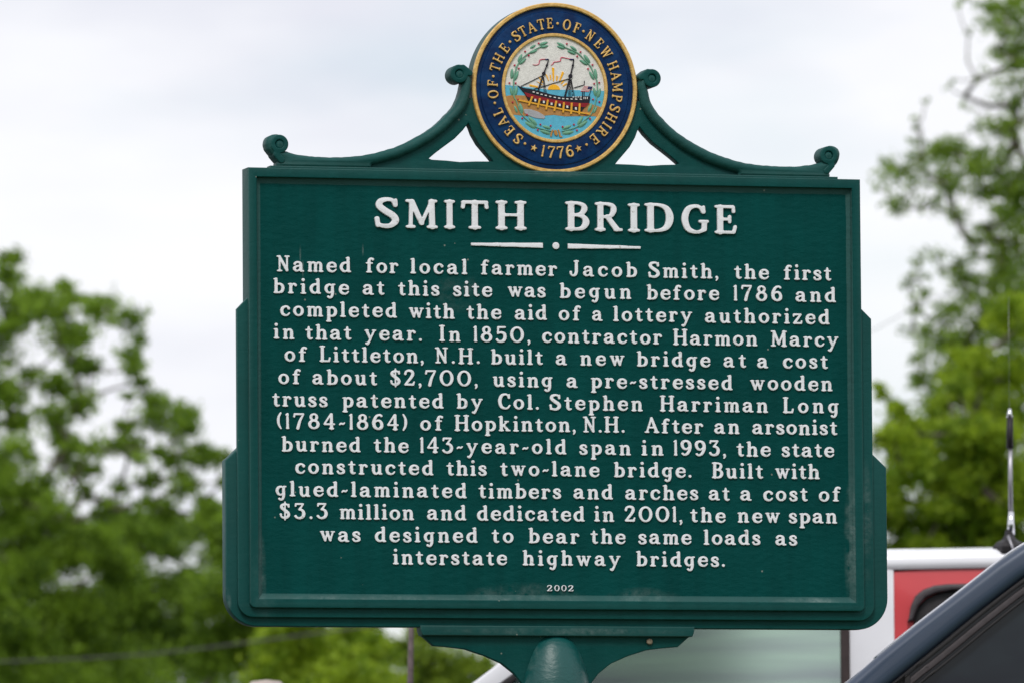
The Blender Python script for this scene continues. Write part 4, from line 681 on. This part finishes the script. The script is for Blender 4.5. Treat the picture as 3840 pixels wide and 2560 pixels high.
def leaf_mat(name, c0, c1, tr=.35):
    M = bpy.data.materials.new(name); M.use_nodes = True; t_ = M.node_tree; K = t_.links.new; t_.nodes.clear()
    o = N(t_, 'ShaderNodeOutputMaterial'); g = N(t_, 'ShaderNodeNewGeometry')
    a = N(t_, 'ShaderNodeTexNoise'); a.inputs['Scale'].default_value = 2.4; a.inputs['Detail'].default_value = 4; K(g.outputs['Position'], a.inputs['Vector'])
    w = N(t_, 'ShaderNodeMath', operation='MULTIPLY_ADD'); K(g.outputs['Random Per Island'], w.inputs[0]); w.inputs[1].default_value = .35; K(a.outputs['Fac'], w.inputs[2])
    r = N(t_, 'ShaderNodeValToRGB'); r.color_ramp.elements[0].position = .50; r.color_ramp.elements[1].position = .80; r.color_ramp.elements[0].color = (*c0, 1); r.color_ramp.elements[1].color = (*c1, 1); K(w.outputs[0], r.inputs[0])
    p = N(t_, 'ShaderNodeBsdfPrincipled'); p.inputs['Roughness'].default_value = .55; p.inputs['Specular IOR Level'].default_value = .25; K(r.outputs[0], p.inputs['Base Color'])
    tl = N(t_, 'ShaderNodeBsdfTranslucent'); K(r.outputs[0], tl.inputs['Color'])
    mx = N(t_, 'ShaderNodeMixShader'); mx.inputs[0].default_value = tr; K(p.outputs[0], mx.inputs[1]); K(tl.outputs[0], mx.inputs[2]); K(mx.outputs[0], o.inputs[0]); return M
BARK = mat('bark', (.12, .10, .085), .9, .2, noise=.4, nscale=30, bump=.01, bscale=40)
def tree(name, label, cat, D, clumps, M, trunk_u, trunk_r, leaf=.07, dens=2.6, depth=1.2, extra=(), fork=None, group=None, sub=7, grow=1.12, tw=1.0, feather=.27):
    b = spot(D, trunk_u); root = tag(empty(name, b, YAW), label, cat, group)
    cl = [(u - trunk_u, random.gauss(0, depth * .5), z - b.z, r * grow) for u, z, r in clumps]
    cl += [(u - trunk_u + random.uniform(-.6, .6) * r, random.gauss(0, depth * .5), z - b.z + random.uniform(-.6, .6) * r, r * grow * .7) for u, z, r in clumps]
    for u, y_, z_, r in extra: cl.append((u - trunk_u, y_, z_ - b.z, r))
    # foliage
    allP = []
    for (x_, y_, z_, r) in cl:
        la = leaf * leaf * .55; n = int(dens * math.pi * r * r * 2.6 / la); n = min(n, 8000)
        k = max(3, int(sub)); cc = rng.normal(size=(k, 3)); cc /= np.linalg.norm(cc, axis=1)[:, None]; cc *= (rng.random((k, 1)) ** .5) * .72 * r
        idx = rng.integers(0, k, n); d = rng.normal(size=(n, 3)); d /= np.linalg.norm(d, axis=1)[:, None]
        P_ = cc[idx] * np.array([1, 1.1, .8]) + rng.normal(size=(n, 3)) * r * feather * np.array([1.15, 1.1, .8]); allP.append(P_ + np.array([x_, y_, z_]))
    P_ = np.vstack(allP); n = len(P_)
    a = rng.normal(size=(n, 3)); a /= np.linalg.norm(a, axis=1)[:, None]; b_ = rng.normal(size=(n, 3)); b_ -= (b_ * a).sum(1)[:, None] * a; b_ /= np.linalg.norm(b_, axis=1)[:, None]
    s = leaf * rng.uniform(.6, 1.25, (n, 1)) * .5
    nn = np.cross(a, b_)
    V = np.stack([P_ - a * s, P_ + b_ * s * .55 + nn * s * .15, P_ + a * s * 1.1, P_ - b_ * s * .55 + nn * s * .15], 1).reshape(-1, 3)
    me = bpy.data.meshes.new('crown'); me.vertices.add(4 * n); me.vertices.foreach_set('co', V.ravel())
    I = np.arange(4 * n).reshape(-1, 4); T = np.concatenate([I[:, [0, 1, 2]], I[:, [0, 2, 3]]], 1).reshape(-1, 3)
    me.loops.add(6 * n); me.loops.foreach_set('vertex_index', T.ravel()); me.polygons.add(2 * n); me.polygons.foreach_set('loop_start', np.arange(0, 6 * n, 3)); me.update(calc_edges=True); me.materials.append(M)
    crown = link('crown', me, root); crown['kind'] = 'stuff'
    # trunk, then limbs that fork from one bough to the next
    fz = fork or min(c[2] for c in cl) * .8
    link('trunk', tube_mesh('trunk', [(0, 0, -.2), (.03, 0, fz * .5), (0, .02, fz)], [trunk_r * 1.25, trunk_r, trunk_r * .8], BARK, 10), root)
    nodes = [Vector((0, 0, fz * .75)), Vector((0, .02, fz))]; par = [0, 0]
    for c in sorted(cl, key=lambda c: (Vector(c[:3]) - nodes[1]).length):
        q = Vector(c[:3])
        best = min(range(len(nodes)), key=lambda k: (nodes[k] - q).length + (2.0 if nodes[k].z > q.z + .2 else 0))
        nodes.append(q); par.append(best)
    wt = [1.0] * len(nodes)
    for k in range(len(nodes) - 1, 1, -1): wt[par[k]] += wt[k]
    parts = []
    for k in range(2, len(nodes)):
        a_, b2 = nodes[par[k]], nodes[k]; L_ = (b2 - a_).length
        if L_ < .02: continue
        r0 = tw * min(trunk_r * .5, trunk_r * .055 * wt[k] ** .5 + .005); mid = a_.lerp(b2, .5) + Vector((random.uniform(-.12, .12), random.uniform(-.12, .12), random.uniform(-.12, .04))) * L_
        m_ = tube_mesh('limb', [a_, mid, b2], [r0 * 1.15, r0, r0 * .7], BARK, 5, False)
        parts.append(([tuple(q.co) for q in m_.vertices], [tuple(p.vertices) for p in m_.polygons])); bpy.data.meshes.remove(m_)
    if parts:
        v_, f_ = join_arrays(parts); lb = link('branches', mesh('branches', v_, f_, BARK, True), root); lb['kind'] = 'stuff'
    return root
LG = leaf_mat('maple_leaf', (.10, .19, .016), (.30, .46, .045), .5)
MG = leaf_mat('woodland_leaf', (.055, .115, .010), (.25, .40, .032), .45)
MG2 = leaf_mat('woodland_leaf_dark', (.050, .110, .012), (.22, .36, .034), .45)
YG = leaf_mat('spring_leaf', (.13, .23, .014), (.36, .49, .032), .5)
YG2 = leaf_mat('hazel_leaf', (.09, .16, .014), (.26, .36, .03), .45)
RG = leaf_mat('oak_leaf', (.12, .22, .028), (.28, .42, .05), .55)
def fill(n, u0, u1, z0, z1, y0, y1, r0, r1): return [(random.uniform(u0, u1), random.uniform(y0, y1), random.uniform(z0, z1), random.uniform(r0, r1)) for _ in range(n)]
tree('maple_tree', 'tall open-crowned green tree with sky gaps, at the far left above the woods', 'tree', 95, LEFT, LG, -6.4, .20, .075, 2.3, 1.6, fill(22, -9.5, -6.4, 6, 10.6, -2, 2, .4, .9) + [(-3.6, .5, 7.65, .13), (-4.25, .4, 7.5, .13), (-3.35, .3, 7.35, .14), (-4.6, .2, 7.45, .16), (-4.9, .3, 8.0, .15), (-5.2, .5, 8.75, .16), (-3.9, -.4, 7.3, .15), (-4.1, .4, 8.5, .09)], 5.2, tw=.6, sub=9)
tree('broadleaf_tree', 'dark rounded woodland tree under the open maple at the lower left corner', 'tree', 112, MASS1 + MASS1_MORE, MG, -6.6, .2, .08, 3.4, 1.5, fill(14, -8.5, -5.0, 3.2, 6.2, -1.5, 1.5, .6, .9), 2.5, 'woodland trees behind the marker')
tree('broadleaf_tree', 'dark woodland tree between the lower left tree and the marker edge', 'tree', 118, MASS2 + MASS2_MORE, MG2, -4.7, .2, .08, 3.4, 1.5, fill(10, -6.0, -3.6, 3.0, 6.4, -1.5, 1.5, .6, .9), 2.5, 'woodland trees behind the marker')
tree('broadleaf_tree', 'woodland tree partly hidden behind the lower left corner of the marker', 'tree', 108, MASS3, MG, -3.0, .2, .08, 3.4, 1.5, fill(10, -4.2, -1.6, 3.0, 6.0, -1.5, 1.5, .5, .8), 2.5, 'woodland trees behind the marker')
tree('leafy_shrub', 'yellow-green shrub below the lower left of the marker', 'shrub', 70, SHRUB1, YG, -1.5, .05, .075, 3.6, .8, fill(16, -2.3, -.8, 2.2, 4.4, -.7, .7, .3, .45), 1.0, 'shrubs seen under the marker')
tree('leafy_shrub', 'green shrub with thin brown stems left of the marker post', 'shrub', 76, SHRUB2, YG2, -.5, .05, .065, 3.0, .8, fill(12, -1.2, .6, 2.2, 4.3, -.6, .6, .3, .42), 1.0, 'shrubs seen under the marker')
tree('oak_tree', 'tall ragged tree with sparse upper boughs rising out of the top right corner', 'tree', 85, RIGHT + RIGHT_MORE, RG, 6.0, .22, .066, 1.0, 1.3, fill(26, 5.4, 8.6, 6.5, 13, -2, 2, .4, .9), 5.5, tw=.40, feather=.32, grow=1.08, sub=9)
tree('young_tree', 'bright yellow-green bushy tree above the white truck roof at right', 'tree', 66, RBUSH + RBUSH_MORE, YG, 3.3, .10, .07, 3.2, 1.0, fill(22, 2.3, 4.9, 3.0, 5.0, -.9, .9, .35, .6) + fill(12, 1.0, 2.4, 3.0, 5.2, -.9, .9, .35, .6), 2.0)
# low woods beyond, so that gaps between trunks show more leaves than sky
v_ = []
fw = []
for i in range(15):
    for z_ in (4.0, 5.6, 7.2, 8.4):
        u_ = -11.4 + i * .95
        if z_ > 8 and u_ > -5.6: continue
        fw.append((u_ + random.uniform(-.3, .3), random.uniform(-2, 2), z_ + random.uniform(-.35, .3), random.uniform(.8, 1.15)))
wd = tree('broadleaf_tree', 'low far band of dark green woods behind the shrubs and the marker', 'tree', 150, [(-4, 4.5, 1.2)], MG2, 0, .2, .13, 1.7, 1.5, fw, 2.0, 'woodland trees behind the marker')

# thin bare stem and small post, cables
st_o = spot(21, -.244); stem_o = tag(empty('bare_sapling', st_o, YAW), 'thin bare grey-brown stem seen through the gap left of the bracket', 'sapling')
link('stem', tube_mesh('stem', [(0, 0, -.1), (.01, 0, .8), (-.002, 0, 1.36), (0, 0, 1.45), (.006, 0, 2.2 - .5)], [.010, .007, .0062, .0078, .0055], mat('sapling_bark', (.11, .085, .085), .8, .3, noise=.3, nscale=80), 8), stem_o)
po = spot(22, -.614); post = tag(empty('bollard', po, YAW), 'pale rounded post top just showing at the bottom edge, left of the bracket', 'bollard')
v, f = [], []; PT = 2.441 - po.z
for r, z_ in [(.05, -.1), (.05, PT - .035), (.047, PT - .015), (.036, PT - .004), (.0001, PT)]:
    for i in range(20): a = 2 * math.pi * i / 20; v.append((r * math.cos(a), r * math.sin(a), z_))
for k in range(4):
    for i in range(20): j = (i + 1) % 20; f.append((k * 20 + i, k * 20 + j, k * 20 + 20 + j, k * 20 + 20 + i))
link('post_shaft', mesh('post_shaft', v, f, mat('pale_post_paint', (.42, .36, .32), .7, .3, noise=.1, nscale=20), True), post)
def cable(D, pts, r, label, M):
    P_ = [CAM + NH * D + RH * u for u, z in pts]; P_ = [Vector((p.x, p.y, z)) for p, (u, z) in zip(P_, pts)]
    tag(link('utility_cable', tube_mesh('utility_cable', P_, r, M, 6)), label, 'cable', 'utility cables')
CB = mat('cable_sheath', (.07, .065, .07), .6, .3, noise=.1, nscale=10)
cable(60, [(-40, 6.0), (-9, 4.35), (-3.494, 4.114), (-2.951, 4.131), (-2.48, 4.157), (-2.045, 4.202), (.3, 4.5)], .007, 'grey cable crossing the dark woods at the lower left', CB)
cable(60, [(.3, 5.85), (2.471, 6.323), (2.874, 6.539), (9, 8.0), (40, 16)], .0025, 'thin cable against the sky right of the marker', CB)

up_o = spot(60.15, .3); upole = tag(empty('utility_pole', up_o, YAW), 'short wooden utility pole hidden behind the marker, carrying the two cables', 'utility pole')
link('pole_shaft', tube_mesh('pole_shaft', [(0, 0, -.3), (0, 0, 3), (0, 0, 6.1 - up_o.z)], [.14, .12, .10], BARK, 14), upole)
